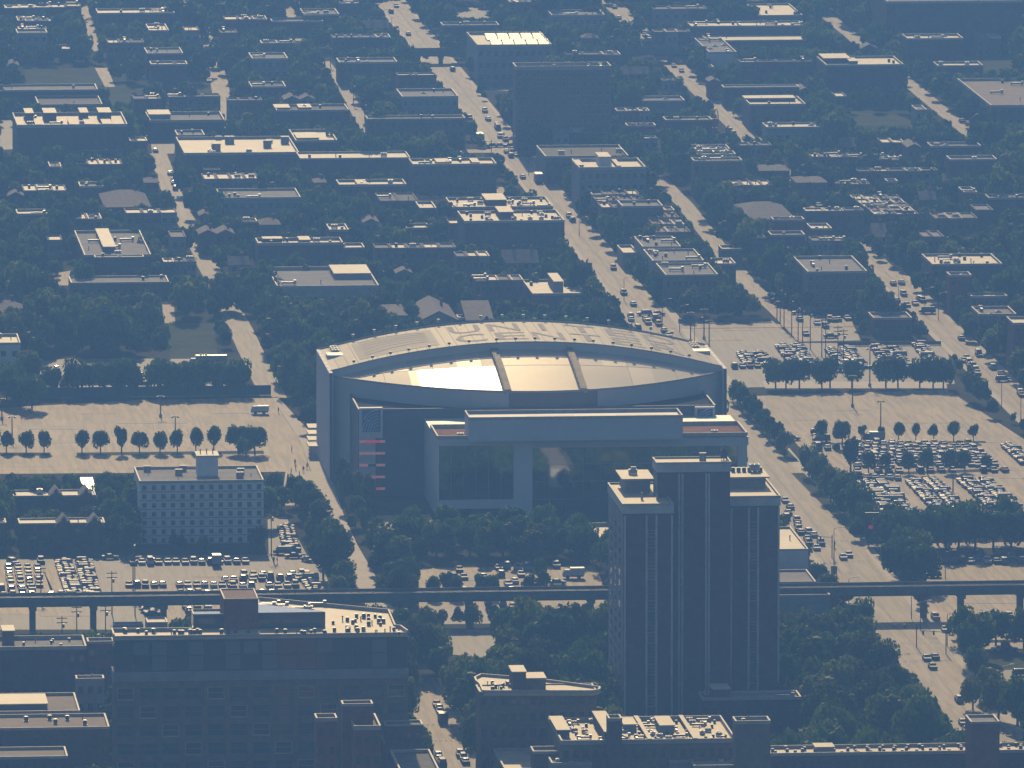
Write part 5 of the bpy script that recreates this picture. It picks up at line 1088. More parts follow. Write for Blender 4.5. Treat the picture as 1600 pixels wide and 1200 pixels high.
# ---------------------------------------------------------------- cars
def prof(b, pts, w0, w1, zsplit, mi=0):
    """side profile (y,z) extruded over the width, narrower above zsplit"""
    n = len(pts); i = len(b.v)
    for s in (-1, 1):
        for y, z in pts: b.v.append((s * (w0 if z <= zsplit else w1), y, z))
    for k in range(n): j = (k + 1) % n; b.f.append((i + k, i + j, i + n + j, i + n + k)); b.m.append(mi)
    b.f.append(tuple(i + n - 1 - k for k in range(n))); b.m.append(mi); b.f.append(tuple(i + n + k for k in range(n))); b.m.append(mi)
HULL = {'car': [(-2.2, .3), (2.2, .3), (2.25, .55), (2.2, .82), (1.75, .9), (.95, .98), (-1.35, 1.0), (-2.05, .95), (-2.25, .8), (-2.25, .5)],
        'suv': [(-2.3, .35), (2.3, .35), (2.35, .7), (2.28, 1.0), (1.2, 1.12), (-2.2, 1.12), (-2.35, 1.0), (-2.35, .5)],
        'van': [(-2.5, .35), (2.5, .35), (2.55, .7), (2.45, 1.0), (1.9, 1.2), (-2.5, 1.2), (-2.55, .5)]}
ROOFZ = {'car': (1.0, 1.46, .95, .45, -.75, -1.45), 'suv': (1.12, 1.74, 1.15, .6, -1.9, -2.2), 'van': (1.2, 2.1, 1.85, 1.2, -2.35, -2.45)}
def car_meshes(t):
    z0, z1, f0, f1, r1, r0 = ROOFZ[t]
    b = MB(); prof(b, HULL[t], .90, .88, .9, 0)
    hw = .68                                                   # roof panel and pillars
    ys4 = [r1, r1 + .22, (r1 + f1) / 2, f1 - .22, f1]; xs4 = [-hw, -hw + .16, 0, hw - .16, hw]; drop = [.045, .008, 0, .008, .045]
    for i in range(4):
        for j in range(4):
            P = [(xs4[i + a], ys4[j + c], z1 - drop[i + a] * .8 - drop[j + c]) for a, c in ((0, 0), (1, 0), (1, 1), (0, 1))]; b.quad(*P, 2 if j == 0 and t != 'van' and i in (1, 2) else 0)
    for s in (-1, 1):
        for (ya, yb) in ((f0, f1), (r0, r1)): b.tube((s * .80, ya, z0 - .02), (s * (hw - .03), yb, z1 - .04), .05, 4, 0)
        b.tube((s * .82, (f1 + r1) / 2, z0), (s * (hw - .01), (f1 + r1) / 2, z1 - .03), .045, 4, 0)
        for y in (1.4, -1.4): b.tube((s * .72, y, .33), (s * .93, y, .33), .33, 10, 1)
    g_ = MB(); i = 0
    g_.v = [(-.80, r0, z0), (.80, r0, z0), (.80, f0, z0), (-.80, f0, z0), (-hw + .02, r1, z1 - .05), (hw - .02, r1, z1 - .05), (hw - .02, f1, z1 - .05), (-hw + .02, f1, z1 - .05)]
    g_.f = [(0, 1, 5, 4), (1, 2, 6, 5), (2, 3, 7, 6), (3, 0, 4, 7)]; g_.m = [0] * 4
    return b, g_
CM = {}
for t in HULL:
    b, g_ = car_meshes(t); CM[t] = (b, g_)
CARD = {(t, c): CM[t][0].data('body_' + t, ['car_' + c.replace(' ', '_'), 'tyre', 'car_glint']) for t in HULL for c, _ in CARC}
CARG = {t: CM[t][1].data('windows', ['car_glass']) for t in HULL}
CARS = []
crnd = random.Random(21)
def car(label, u, v, head=0, group='parked cars', z=.04, t=None, c=None):
    c = c or crnd.choices([q[0] for q in CARC], [12, 18, 18, 18, 11, 7, 5, 11])[0]; t = t or crnd.choices(['car', 'suv', 'van'], [60, 34, 6])[0]
    x, y = G(u, v); w_ = {'car': 'car', 'suv': 'tall car', 'van': 'van'}[t]
    CARS.append((x, y, z, math.radians(head + crnd.uniform(-2, 2)) + (math.pi if crnd.random() < .5 else 0), t, c, f'{c} {w_}, {label}', group))
def row(lab, u0, v0, u1, v1, n, head=0, group=None, miss=0.0, ju=.8, jv=.4, ordtxt='from the left'):
    for i in range(n):
        if crnd.random() < miss: continue
        k = i / max(1, n - 1); car(f'{ordn(i)} place {ordtxt} in {lab}', u0 + (u1 - u0) * k + crnd.uniform(-ju, ju), v0 + (v1 - v0) * k + crnd.uniform(-jv, jv), head, group or f'cars in {lab}')
L = 'the lot under the white block'
row('the back row of ' + L, 208, 882, 396, 880, 15, 0, miss=.08)
row('the long middle row of ' + L, 201, 917, 360, 917, 13, 0, miss=.08)
row('the right middle row of ' + L, 352, 909, 480, 905, 10, 0)
row('the upper right row of ' + L, 366, 902, 488, 900, 9, 0, miss=.3)
row('the lower right row of ' + L, 365, 919, 490, 917, 10, 0, miss=.15)
row('the front row of ' + L, 283, 930, 350, 931, 6, 0); row('the front right row of ' + L, 395, 930, 438, 929, 4, 0)
for k, (u, lab) in enumerate(((13, 'far left'), (28, 'second'), (43, 'third'), (58, 'fourth'))): row(f'the {lab} column of lower left rows', u, 890, u + 4, 917, 6, 0, ordtxt='from the back')
row('the left front row by the elevated railway', 6, 934, 50, 933, 4); row('the second left front row by the elevated railway', 2, 926, 50, 922, 4, miss=.2); row('the front row left of the packed cars', 81, 934, 138, 934, 5)
row('the left column of the packed cars at the lower left', 100, 884, 116, 932, 19, 90, ordtxt='from the back'); row('the right column of the packed cars at the lower left', 131, 880, 145, 935, 20, 90, ordtxt='from the back')
row('the short block under the elevated railway', 233, 951, 239, 962, 5, 90, ordtxt='from the back'); row('the small row behind the elevated railway columns', 291, 951, 325, 950, 3)
row('the packed corner block at the right of the lower left lot', 483, 908, 497, 930, 8, 90, ordtxt='from the back')
row('the side lot beside the white apartment block', 446, 826, 456, 862, 13, 78, ordtxt='from the back')
for i, (u, v, h) in enumerate(((172, 874, 90), (238, 880, 0), (442, 866, 90), (458, 872, 90), (100, 880, 90), (20, 882, 20), (64, 880, 0), (482, 878, 30), (295, 958, 0), (155, 1000, 90), (230, 938, 90))): car(f'standing alone at the edge of the lower left lots, {ordn(i)} of the loose ones', u, v, h, 'loose cars at the lower left')
for i, (cu, cv) in enumerate(((557, 270), (577, 305), (533, 303), (668, 303), (685, 328), (738, 262), (750, 292), (775, 252), (827, 264), (842, 292), (872, 264), (813, 324), (782, 336), (797, 364), (913, 335), (1005, 252), (577, 370), (757, 430), (805, 442), (1010, 330), (690, 425))): car(f'{ordn(i)} of the scattered ones in the lot between trees and elevated railway', 530 + cu / 2.963, 802 + cv / 2.963, 90 if i in (2, 19) else 0, 'scattered cars in the centre lot')
def pts(lab, P, ox, oy, group, z=.13, sc_=2.963, lane='on'):
    for i, q in enumerate(P): car(f'{ordn(i)} {lab}', ox + q[0] / sc_, oy + q[1] / sc_, 90 if len(q) > 2 else 0, group, z)
pts('nearest to the dark high rise of the queue on the main street', [(500, 32), (509, 12), (550, 48), (553, 68), (557, 88), (568, 102), (605, 103), (628, 114), (598, 132), (606, 152), (660, 152), (640, 174), (763, 218), (790, 206)], 1060, 801, 'cars queueing on the main street')
pts('of the cars on the lowest stretch of the main street', [(1150, 686), (1188, 680), (1177, 725), (1300, 878), (1335, 1018), (1318, 985)], 1060, 801, 'cars on the lowest main street')
pts('of row behind right elevated railway', [(1188, 232), (1233, 232), (1272, 232), (1310, 232), (1353, 232), (1382, 220), (1430, 232), (1473, 232), (1508, 232), (1543, 214), (1587, 228), (1175, 297, 1), (1395, 190), (1552, 190)], 1060, 802, 'cars behind the elevated railway at the right', .04)
pts('of cars before right elevated railway', [(1235, 548), (1278, 548), (1318, 542), (1490, 542), (1490, 640, 1), (1530, 640, 1), (1440, 748, 1), (1590, 752, 1), (1190, 492), (1290, 484), (1355, 484), (1410, 482), (1470, 478), (1530, 482)], 1060, 802, 'cars before the elevated railway at the right', .04)
row('the front row beside the dark high rise', 1227, 976, 1298, 975, 6, 0); row('the rear row beside the dark high rise', 1248, 968, 1296, 967, 4, 0)
pts('of the cars on the main street just right of the arena', [(495, 1143), (518, 1173)], 1060, 400, 'cars beside the atrium')
pts('of the cars on the main street behind the arena', [(1318, 178), (1362, 230), (1352, 300), (1413, 274, 1), (1420, 300), (1430, 315), (1475, 288), (1463, 300), (1480, 322), (1505, 352), (1525, 374), (1383, 344), (1285, 214), (1270, 62), (1475, 274, 1), (1350, 285)], 530, 401, 'cars on the main street behind the arena')
pts('of the far cars on the upper main street', [(190, 8), (265, 35), (240, 62), (228, 122), (320, 165), (525, 330), (675, 522), (605, 555), (605, 585), (690, 560), (620, 650), (735, 603), (755, 632), (770, 655), (712, 682, 1), (745, 682, 1), (775, 710), (795, 730), (803, 700), (823, 725), (850, 828), (790, 682, 1), (515, 705), (560, 720), (1065, 1010), (1080, 1028), (820, 682, 1), (550, 722), (730, 595), (745, 640)], 530, 0, 'far cars on the upper main street')
pts('of the far cars on the upper right hand street', [(1240, 10), (1275, 40), (1295, 90), (1360, 125), (1380, 135), (1425, 180), (1550, 312), (1585, 335), (1350, 112), (1370, 142), (1415, 170), (1435, 184)], 530, 0, 'far cars on the upper right street')
pts('of the cars near the golden arches sign', [(240, 615), (235, 640), (230, 655), (258, 630), (310, 650), (383, 718), (220, 632), (425, 755), (560, 878), (640, 950), (628, 935), (1312, 568), (1340, 580), (650, 960)], 1060, 0, 'cars near the golden arches sign')
pts('of the cars on the right hand street and its kerbs', [(1033, 130), (995, 134), (1043, 183), (1012, 213), (1058, 233), (1097, 226), (1152, 264, 1), (1325, 490), (1345, 502), (1365, 522), (1385, 547), (1495, 552), (1505, 579, 1), (1585, 642), (1455, 522), (1390, 462), (1310, 388), (1375, 532), (1350, 512), (1115, 205), (1130, 212), (1590, 650), (1335, 478)], 1060, 401, 'cars on the right hand street')
pts('of the cars in the lot by the poles', [(545, 302), (660, 327), (715, 347), (745, 302), (800, 302), (900, 272), (975, 267, 1), (585, 397), (540, 258, 1), (600, 250, 1), (645, 260, 1), (750, 412, 1), (395, 178, 1), (430, 208, 1), (380, 142, 1), (860, 295), (930, 270, 1), (1005, 262, 1), (770, 305), (400, 150, 1)], 1120, 430, 'cars in the small lot by the poles', .05, 4.21)
Q = 'the lot behind the tree row'
row('the front row of ' + Q, 1147, 575, 1196, 574, 5, 0)
row('the leftmost block of ' + Q, 1162, 555, 1172, 570, 7, 88, ordtxt='from the back'); row('the second column of the leftmost block of ' + Q, 1186, 555, 1198, 572, 7, 88, ordtxt='from the back')
row('the left column of the second block of ' + Q, 1222, 543, 1240, 566, 11, 88, ordtxt='from the back'); row('the right column of the second block of ' + Q, 1246, 543, 1266, 582, 17, 88, ordtxt='from the back')
row('the left column of the third block of ' + Q, 1300, 549, 1318, 572, 11, 88, ordtxt='from the back'); row('the right column of the third block of ' + Q, 1324, 547, 1345, 576, 13, 88, ordtxt='from the back')
row('the left column of the fourth block of ' + Q, 1370, 544, 1395, 579, 16, 88, ordtxt='from the back'); row('the right column of the fourth block of ' + Q, 1397, 547, 1420, 584, 16, 88, ordtxt='from the back')
row('the last block of ' + Q, 1437, 541, 1458, 570, 13, 88, ordtxt='from the back'); row('the short front row beside the truck in ' + Q, 1345, 574, 1368, 576, 2, 90)
Q = 'the packed right lot'
for j in range(9): row(f'the {ordn(j)} row from the back of {Q}', 1342 - j * .3, 697 + j * 4.2, 1512 + j * 5.2, 696 + j * 4.0, 14 + j // 2, 0, miss=.06, ju=1.6, jv=1.0, group='cars in the rows of the packed lot')
row('the row before the median of ' + Q, 1339, 739, 1570, 737, 15, 0, miss=.25); row('the short row before the left block of ' + Q, 1342, 748, 1402, 750, 6, 0)
for nm, (a, b_, c, d, n) in (('left column of the left block', (1352, 756, 1393, 806, 26)), ('right column of the left block', (1377, 756, 1420, 804, 25)), ('left column of the middle block', (1428, 755, 1470, 800, 23)), ('right column of the middle block', (1456, 752, 1500, 798, 24)),
                             ('left column of the right block', (1507, 752, 1555, 796, 23)), ('right column of the right block', (1536, 753, 1585, 793, 21))): row(f'the {nm}, {Q}', a, b_, c, d, n, 88, ordtxt='from the back', ju=1.2)
row('the row by the left curve of ' + Q, 1279, 703, 1307, 702, 3); row('the small column by the tree of ' + Q, 1279, 676, 1284, 690, 5, 88, ordtxt='from the back'); row('the column at the right border of ' + Q, 1576, 699, 1606, 726, 13, 88, ordtxt='from the back')
row('the column half hidden by trees left of ' + Q, 1300, 755, 1336, 790, 10, 88, ordtxt='from the back')
car('parked sideways at the left end of the large tan lot', 1238, 688, 90); car('standing in the large tan lot behind the small trees', 1308, 683, 0)
pts('of the cars glinting behind the dark fence', [(250, 600), (290, 602), (262, 530), (10, 602), (640, 575), (655, 562), (660, 592), (690, 560), (765, 560), (778, 600), (545, 575), (565, 600), (620, 575), (505, 555)], 0, 400, 'cars behind the dark fence', .05)
pts('of the cars on the bottom street', [(1090, 555), (1098, 580), (1112, 605), (1125, 625), (1275, 545), (1305, 575), (1320, 605), (1100, 160), (1110, 185), (1080, 125)], 480, 1081, 'cars on the bottom street', .13, 5.333)
pts('of the cars on the tree lined side streets at the left', [(965, 160), (982, 200), (968, 380), (688, 640), (803, 845), (812, 880), (788, 810), (720, 705), (1110, 1190), (805, 855)], 0, 0, 'cars on the side streets at the left', .06)
CARS.sort(key=lambda c_: c_[1])
NCAR = 290
seen = {}
for (x, y, z, rz, t, c, lab, grp) in CARS[:NCAR]:
    o = link('parked_car' if t != 'van' else 'parked_van', CARD[(t, c)], None, (x, y, z), rz); tag(o, lab, 'car' if t != 'van' else 'van', grp)
    link('windows', CARG[t], o)
allc = ['car_' + c.replace(' ', '_') for c, _ in CARC] + ['tyre', 'car_glint', 'car_glass']
b = MB()
for (x, y, z, rz, t, c, lab, grp) in CARS[NCAR:]:
    ca, sa = math.cos(rz), math.sin(rz); ci = allc.index('car_' + c.replace(' ', '_'))
    for k, src in enumerate(CM[t]):
        i = len(b.v); b.v += [(x + p[0] * ca - p[1] * sa, y + p[0] * sa + p[1] * ca, z + p[2]) for p in src.v]
        b.f += [tuple(i + j for j in f) for f in src.f]; b.m += [len(allc) - 1 if k else (ci if m_ == 0 else len(allc) - 4 + m_) for m_ in src.m]
tag(b.build('distant_cars', allc), 'many small cars in the farther lots and streets', kind='stuff')
print('cars', len(CARS))
def truck(label, u, v, L, w_, h, m='unit_white', head=0, cabm='car_white', z=.05, cat='truck', nm='box_truck'):
    x, y = G(u, v); r = thing(nm, label, cat, (x, y, z), None, math.radians(head))
    q = MB(); q.box(-w_ / 2, w_ / 2, -L / 2, L / 2 - 1.9, .9, h); q.build('cargo_box', m, r)
    q = MB(); prof(q, [(L / 2 - 1.85, .5), (L / 2, .5), (L / 2, 1.3), (L / 2 - .5, 2.3), (L / 2 - 1.85, 2.3)], w_ * .47, w_ * .45, 1.4); q.build('cab', cabm, r)
    q = MB(); q.box(-w_ * .4, w_ * .4, -L / 2 + .2, L / 2 - .4, .5, .9); q.build('chassis', 'metal_dark', r)
    for s in (-1, 1):
        for yk in (L / 2 - 1.2, -L / 2 + 1.4): q = MB(); q.tube((s * w_ * .36, yk, .45), (s * w_ * .49, yk, .45), .45, 10); q.build('wheel', 'tyre', r)
truck('white box truck parked sideways in front of the packed cars behind the tree row', 1322, 580, 6, 2.4, 3.4, head=90)
truck('dark box truck parked sideways before the small tree in the large tan lot', 1365, 690, 6.2, 2.3, 2.8, 'metal_grey', 90, 'car_grey')
truck('white truck with trailer box near the right end of the empty left lot', 406, 647, 5, 2.2, 2.4, 'unit_white', 90)
truck('small white truck at the right end of the centre lot', 896, 904, 5.5, 2.2, 2.8, head=90)
truck('pale delivery truck in the middle of the back row below the apartment block', 338, 884, 5.5, 2.3, 3.1, 'metal_grey')
truck('dark bus standing on the main street before the far junction', 749, 222, 9, 2.5, 3.2, 'metal_dark', 0, 'car_dark_blue', .13, 'bus', 'bus')
truck('dark truck beside the kerb below the far junction', 841, 285, 8, 2.5, 3.2, 'metal_grey', 0, 'car_grey', .13)
truck('long grey bus parked sideways behind the dark fence', 325, 572, 11, 2.5, 3.2, 'metal_grey', 90, 'car_silver', .05, 'bus', 'bus')
truck('black delivery van on the bottom street beside the kerb', 692, 1130, 5.5, 2.2, 2.6, 'metal_dark', 0, 'car_black', .13)
for i, u in enumerate((661, 684, 699, 713, 737, 763)): truck(f'dark box truck backed into the pale truck yard, {ordn(i)} from the left of six', u, 304, 5, 2.3, 2.9, 'metal_dark', 0, 'car_grey', .05)

# ---------------------------------------------------------------- people
def person_mesh():
    J = [(0, 0, .95), (0, 0, 1.2), (0, 0, 1.42), (0, 0, 1.52), (0, 0, 1.66), (.10, 0, .9), (.13, .10, .5), (.13, .02, .08), (.13, -.12, .05), (-.10, 0, .9), (-.13, -.12, .5), (-.13, -.10, .08), (-.13, -.24, .05),
         (.19, 0, 1.40), (.25, .06, 1.12), (.24, -.06, .88), (.24, -.10, .78), (-.19, 0, 1.40), (-.25, -.05, 1.12), (-.24, -.16, .90), (-.24, -.20, .80)]
    E = [(0, 1), (1, 2), (2, 3), (3, 4), (0, 5), (5, 6), (6, 7), (7, 8), (0, 9), (9, 10), (10, 11), (11, 12), (2, 13), (13, 14), (14, 15), (15, 16), (2, 17), (17, 18), (18, 19), (19, 20)]
    Rr = [.15, .14, .15, .06, .11, .10, .075, .045, .04, .10, .075, .045, .04, .07, .05, .038, .035, .07, .05, .038, .035]
    me = bpy.data.meshes.new('body'); me.from_pydata(J, E, []); o = bpy.data.objects.new('body', me); COL.objects.link(o)
    o.modifiers.new('skin', 'SKIN'); o.modifiers.new('sub', 'SUBSURF').levels = 1
    for i, v in enumerate(me.skin_vertices[0].data): v.radius = (Rr[i], Rr[i]); v.use_root = (i == 0)
    dg = bpy.context.evaluated_depsgraph_get(); m2 = bpy.data.meshes.new_from_object(o.evaluated_get(dg)); bpy.data.objects.remove(o); return m2
pm = person_mesh()
PPL = [(455, 741, 'white'), (462, 735, 'dark'), (468, 746, 'dark'), (474, 738, 'blue'), (450, 750, 'red'), (461, 727, 'dark'), (480, 733, 'white'), (453, 758, 'dark'), (456, 706, 'dark'), (1304, 857, 'dark'), (435, 646, 'dark'), (428, 880, 'dark'), (433, 881, 'blue')]
PW = ['left of the small group on the walkway beside the arena', 'at the back of the small walkway group', 'in the middle of the small walkway group', 'right of centre in the small walkway group', 'farthest left on the sunlit walkway', 'farthest back in the walkway group', 'nearest to the arena wall on the walkway', 'nearest the camera on the sunlit walkway', 'alone where the empty lot meets the walkway', 'crossing the main street at the middle junction', 'alone by the fence end of the empty lot', 'left of two at the lamp post of the lower lot', 'right of two at the lamp post of the lower lot']
for (u, v, cl), wh in zip(PPL, PW):
    me = pm.copy(); me.materials.clear()
    for m_ in ('skin', 'cloth_' + cl, 'cloth_dark'): me.materials.append(MATS[m_])
    for p in me.polygons: zc = p.center.z; p.material_index = 0 if zc > 1.48 or (zc < .95 and abs(p.center.x) > .19) else (1 if zc > .95 else 2); p.use_smooth = True
    x, y = G(u, v); o = link('person', me, None, (x, y, .06 if u < 1000 else .13), rnd.uniform(0, 6)); tag(o, f'person in {cl} top {wh}', 'person')
    q = MB(); q.tube((0, .01, 1.66), (0, .01, 1.80), .105, 8, r2=.06); q.build('hair', 'cloth_dark', o)

# ---------------------------------------------------------------- small houses between the trees
frnd = random.Random(31); FH = []
LANDQ = [(PIX(x, y, 0), p) for x, y, p in LAND]
for _ in range(9000):
    if len(FH) >= 135: break
    u0 = frnd.uniform(0, 1585); v0 = frnd.uniform(2, 500) ** 1.0
    if u0 < 640 and v0 > 430 or u0 > 600 and u0 < 1000 and v0 > 470: continue
    n_ = frnd.choice([1, 1, 2, 3, 3, 4, 5]); wpx = frnd.uniform(16, 32); h = frnd.choice([6, 7, 8, 9]); D = frnd.uniform(8, 18)
    if u0 + n_ * wpx > 1598: continue
    x0, y0 = G(u0, v0, h); x1 = XatY(u0 + n_ * wpx, y0, h)
    f0, f1 = PIX(x0, y0, 0), PIX(x1, y0 + D, 0)
    P4 = [PIX(x0 - 1.5, y0 - 2, 0), PIX(x1 + 1.5, y0 - 2, 0), PIX(x1 + 1.5, y0 + D + 2, 0), PIX(x0 - 1.5, y0 + D + 2, 0)]
    if blocked[pmask(P4)].any(): continue
    R4 = [PIX(x0, y0, h * .45), PIX(x1, y0, h * .45), PIX(x1, y0 + D, h + 1), PIX(x0, y0 + D, h + 1)]
    mk = pmask(R4)
    if not mk.any() or (keep[mk] > 0).mean() > .05: continue
    rf = frnd.choice([RC, RG, RG, RD, RW, RT, RD]); kd = frnd.choice(['flat', 'flat', 'gable_y', 'gable_x', 'hip']) if n_ < 3 else 'flat'
    for k in range(n_):
        ua, ub = u0 + k * wpx, u0 + (k + .94) * wpx
        vf = PIX(XatY(ua, y0, h), y0 + frnd.uniform(-.3, .3), h)[1]
        FH.append((ua, ub, vf, vf - D / ((y0 / FPX) / .13 * 1.0) * 1.0, h + frnd.uniform(-.3, .3), frnd.choice([rf, rf, RG, RC]), frnd.choice([BB, BD, BR, SG, BB]), kd, D))
        block(P4); keep_at(R4, y0)
cand = []
for f in FH:
    u, v = (f[0] + f[1]) / 2, f[2] + 20
    (lu, lv), p = min(LANDQ, key=lambda q: ((q[0][0] - u) ** 2 + ((q[0][1] - v) * 1.5) ** 2)); du, dv = u - lu, v - lv
    rel = ('left of' if du < 0 else 'right of') if abs(du) > abs(dv) * 1.2 else ('before' if dv > 0 else 'behind'); cand.append((rel, p, math.hypot(du, dv)))
order = {}
for c_ in cand: order.setdefault(c_[:2], []).append(c_[2])
for k_ in order: order[k_].sort()
RN = {RC: 'cream', RG: 'grey', RD: 'dark', RW: 'bright'}
for f, c_ in zip(FH, cand):
    ua, ub, vf, vb, h, rf, wl, kd, D = f
    if kd != 'flat': rf = 'shingle'
    Y0 = G(ua, vf, h)[1]; vb = PIX(XatY(ua, Y0 + D, h), Y0 + D, h)[1]
    bld('small_house', f'small {RN.get(rf, "pitched")} roofed house {c_[0]} the {c_[1]}, {ordn(order[c_[:2]].index(c_[2]))} nearest', 'house', ua, ub, vf, vb, h, rf, wl, .45, frnd.choice([0, 1, 2]), (2, 2, 1.3), .3, kd, f'small houses {c_[0]} the {c_[1]}', cop=frnd.choice(['roof_tan', 'stone_grey', 'brick_brown', 'roof_grey', 'coping']))
print('filler houses', len(FH))
# ---------------------------------------------------------------- trees
def crown_data(seed, nclump, per, leaf, m, shape=(1, 1, 1)):
    r = np.random.RandomState(seed); V = []; 
    cs = []
    for k in range(nclump):
        a = r.uniform(0, 2 * math.pi); e = r.uniform(-.35, 1.0); rad = r.uniform(.35, .72) * (1 - .35 * max(0, e))
        cs.append((rad * math.cos(a) * shape[0], rad * math.sin(a) * shape[1], e * .62 * shape[2], r.uniform(.26, .46)))
    cs.append((0, 0, .1, .55))
    out = []
    for (cx, cy, cz, cr) in cs:
        n = int(per * (cr / .4) ** 2)
        d = r.normal(size=(n, 3)); d /= np.linalg.norm(d, axis=1)[:, None]
        p = np.array([cx, cy, cz]) + d * cr * r.uniform(.72, 1.08, (n, 1))
        nrm = d + r.normal(size=(n, 3)) * .45; nrm /= np.linalg.norm(nrm, axis=1)[:, None]
        t = np.cross(nrm, r.normal(size=(n, 3))); t /= np.linalg.norm(t, axis=1)[:, None]; bt = np.cross(nrm, t)
        s = leaf * r.uniform(.6, 1.4, (n, 1))
        q = np.stack([p - t * s - bt * s * .7, p + t * s - bt * s * .7, p + t * s * .8 + bt * s * .7, p - t * s * .8 + bt * s * .7], 1)
        out.append(q)
    return np.concatenate(out)                               # n,4,3 in units of crown radius, centre at crown middle
def quads_to_mesh(name, q, mats, mi=None):
    n = len(q); me = bpy.data.meshes.new(name); me.vertices.add(n * 4); me.vertices.foreach_set('co', q.reshape(-1).astype(np.float32))
    me.loops.add(n * 4); me.loops.foreach_set('vertex_index', np.arange(n * 4, dtype=np.int32)); me.polygons.add(n)
    me.polygons.foreach_set('loop_start', np.arange(0, n * 4, 4, dtype=np.int32)); me.polygons.foreach_set('loop_total', np.full(n, 4, np.int32))
    for m in mats: me.materials.append(MATS[m])
    if mi is not None: me.polygons.foreach_set('material_index', mi.astype(np.int32))
    me.update(calc_edges=True); return me
SPEC = [(1, 12, 130, .075, 'leaf_a', (1, 1, 1)), (2, 14, 120, .07, 'leaf_b', (1.05, 1, .9)), (3, 10, 140, .08, 'leaf_c', (.9, .9, 1.15)), (4, 16, 110, .07, 'leaf_a', (1.1, 1.1, .85)), (5, 11, 130, .075, 'leaf_b', (.95, 1, 1.05)), (6, 13, 125, .08, 'leaf_c', (1, 1, 1)), (7, 9, 130, .08, 'leaf_c', (.62, .62, 1.5)), (8, 12, 120, .075, 'leaf_b', (.85, .85, 1.25))]
CQ = [crown_data(s, nc, per, lf, m, sh) for s, nc, per, lf, m, sh in SPEC]
CQL = [crown_data(s + 50, 10, 70, .105, m, sh) for s, nc, per, lf, m, sh in SPEC]
CD = [quads_to_mesh('crown', q, [SPEC[i][4]]) for i, q in enumerate(CQ)]
def trunk_data():
    b = MB(); b.tube((0, 0, 0), (0, 0, .5), .035, 7, r2=.025); r = random.Random(5)
    for k in range(5):
        a = k * 1.26; b.tube((0, 0, .38 + k * .03), (.2 * math.cos(a), .2 * math.sin(a), .68 + .03 * k), .016, 5, r2=.007)
    return b.data('trunk', ['bark'])
TD = trunk_data()
TREES = []                                                   # x, y, height, crown radius, variant, label or None
def tree_at(x, y, h, cr, k, label=None, group=None): TREES.append((x, y, h, cr, k, label, group))
def treerow(lab, group, L_, h, cr, ks=(0, 1, 2, 5)):
    for i, q in enumerate(L_):
        x, y = G(q[0], q[1]); tree_at(x, y, (q[2] if len(q) > 2 else h) * rnd.uniform(.93, 1.07), (q[3] if len(q) > 3 else cr), rnd.choice(ks), f'{lab}, {ordn(i)} from the left of {len(L_)}', group)
treerow('small round tree of the row edging the empty left lot', 'tree row of the empty left lot', [(10, 707), (41, 707), (69, 707), (128, 708), (157, 708), (190, 709, 8.2), (218, 708), (250, 708), (277, 707), (306, 706), (334, 705, 7.5), (372, 708, 8, 3.6), (398, 710, 8, 3.8), (384, 714, 6, 3)], 6.6, 2.5)
treerow('small round street tree at the back edge of the packed right lot', 'lollipop trees of the right lot', [(1284, 690, 6.5, 2.5), (1316, 699, 8.5, 2.7), (1346, 688, 4.6, 1.8), (1377, 689, 4.6, 1.3), (1404, 690, 5.6, 2.2), (1431, 690, 5.2, 1.5), (1459, 690, 5, 2), (1490, 690, 5.9, 2.3), (1521, 690, 5.4, 2.1)], 5.5, 2, (0, 2, 5))
treerow('round tree standing among the packed cars of the right lot', 'trees among the packed cars', [(1329, 741, 10.5, 3.2), (1357, 739, 6.3, 2.8), (1384, 738, 5.8, 2.5), (1420, 740, 6.6, 2.8), (1449, 741, 8, 2.8), (1484, 739, 6.2, 3), (1507, 737, 5.6, 2.6), (1541, 732, 4, 1.6)], 6, 2.6, (0, 2, 5))
treerow('tree of the shady row before the pale service lane', 'trees of the service lane', [(1212, 607), (1228, 607), (1249, 607), (1284, 607), (1297, 606), (1331, 606), (1384, 606), (1403, 606), (1437, 606), (1458, 606), (1474, 607)], 8.8, 3.9, (0, 3, 5))
treerow('tree of the kerb row between main street and the large tan lot', 'kerb trees by the large tan lot', [(1152, 632), (1160, 645), (1170, 655), (1180, 664), (1190, 676), (1202, 688), (1214, 700), (1226, 712)], 7.5, 3, (0, 1, 2))
treerow('leafy tree of the lower kerb row beside the main street', 'lower kerb trees', [(1264, 745, 9, 3), (1280, 765, 11, 4), (1298, 785, 11, 4), (1318, 800, 11, 4.2), (1343, 822, 11, 4.2), (1356, 838, 9, 3.6), (1270, 738, 6, 2.4)], 9, 3.6, (0, 1, 3))
treerow('tree of the dense line below the packed right lot', 'dense trees below the packed lot', [(1412, 868), (1430, 858), (1452, 862), (1478, 866), (1498, 858), (1524, 864), (1552, 862), (1580, 866), (1606, 860), (1395, 852), (1465, 852), (1510, 850), (1570, 850)], 12, 4.8, (0, 3, 5))
treerow('tree of the line right of the main street above the elevated railway', 'trees above the elevated railway', [(1396, 872), (1412, 890), (1424, 905), (1434, 915), (1446, 920), (1410, 902), (1384, 862)], 11, 4.6, (0, 3, 5))
treerow('tree below the elevated railway right of the main street', 'trees below the elevated railway', [(1505, 1008, 10, 4.5), (1530, 1030, 13, 5.5), (1556, 1012, 10, 4.5), (1512, 1040, 10, 4), (1600, 1015, 12, 4), (1525, 1055, 7, 3.4), (1545, 1098, 9, 4), (1560, 1125, 12, 5), (1520, 1110, 8, 3.4), (1590, 1135, 11, 5)], 10, 4, (0, 3, 5, 1))
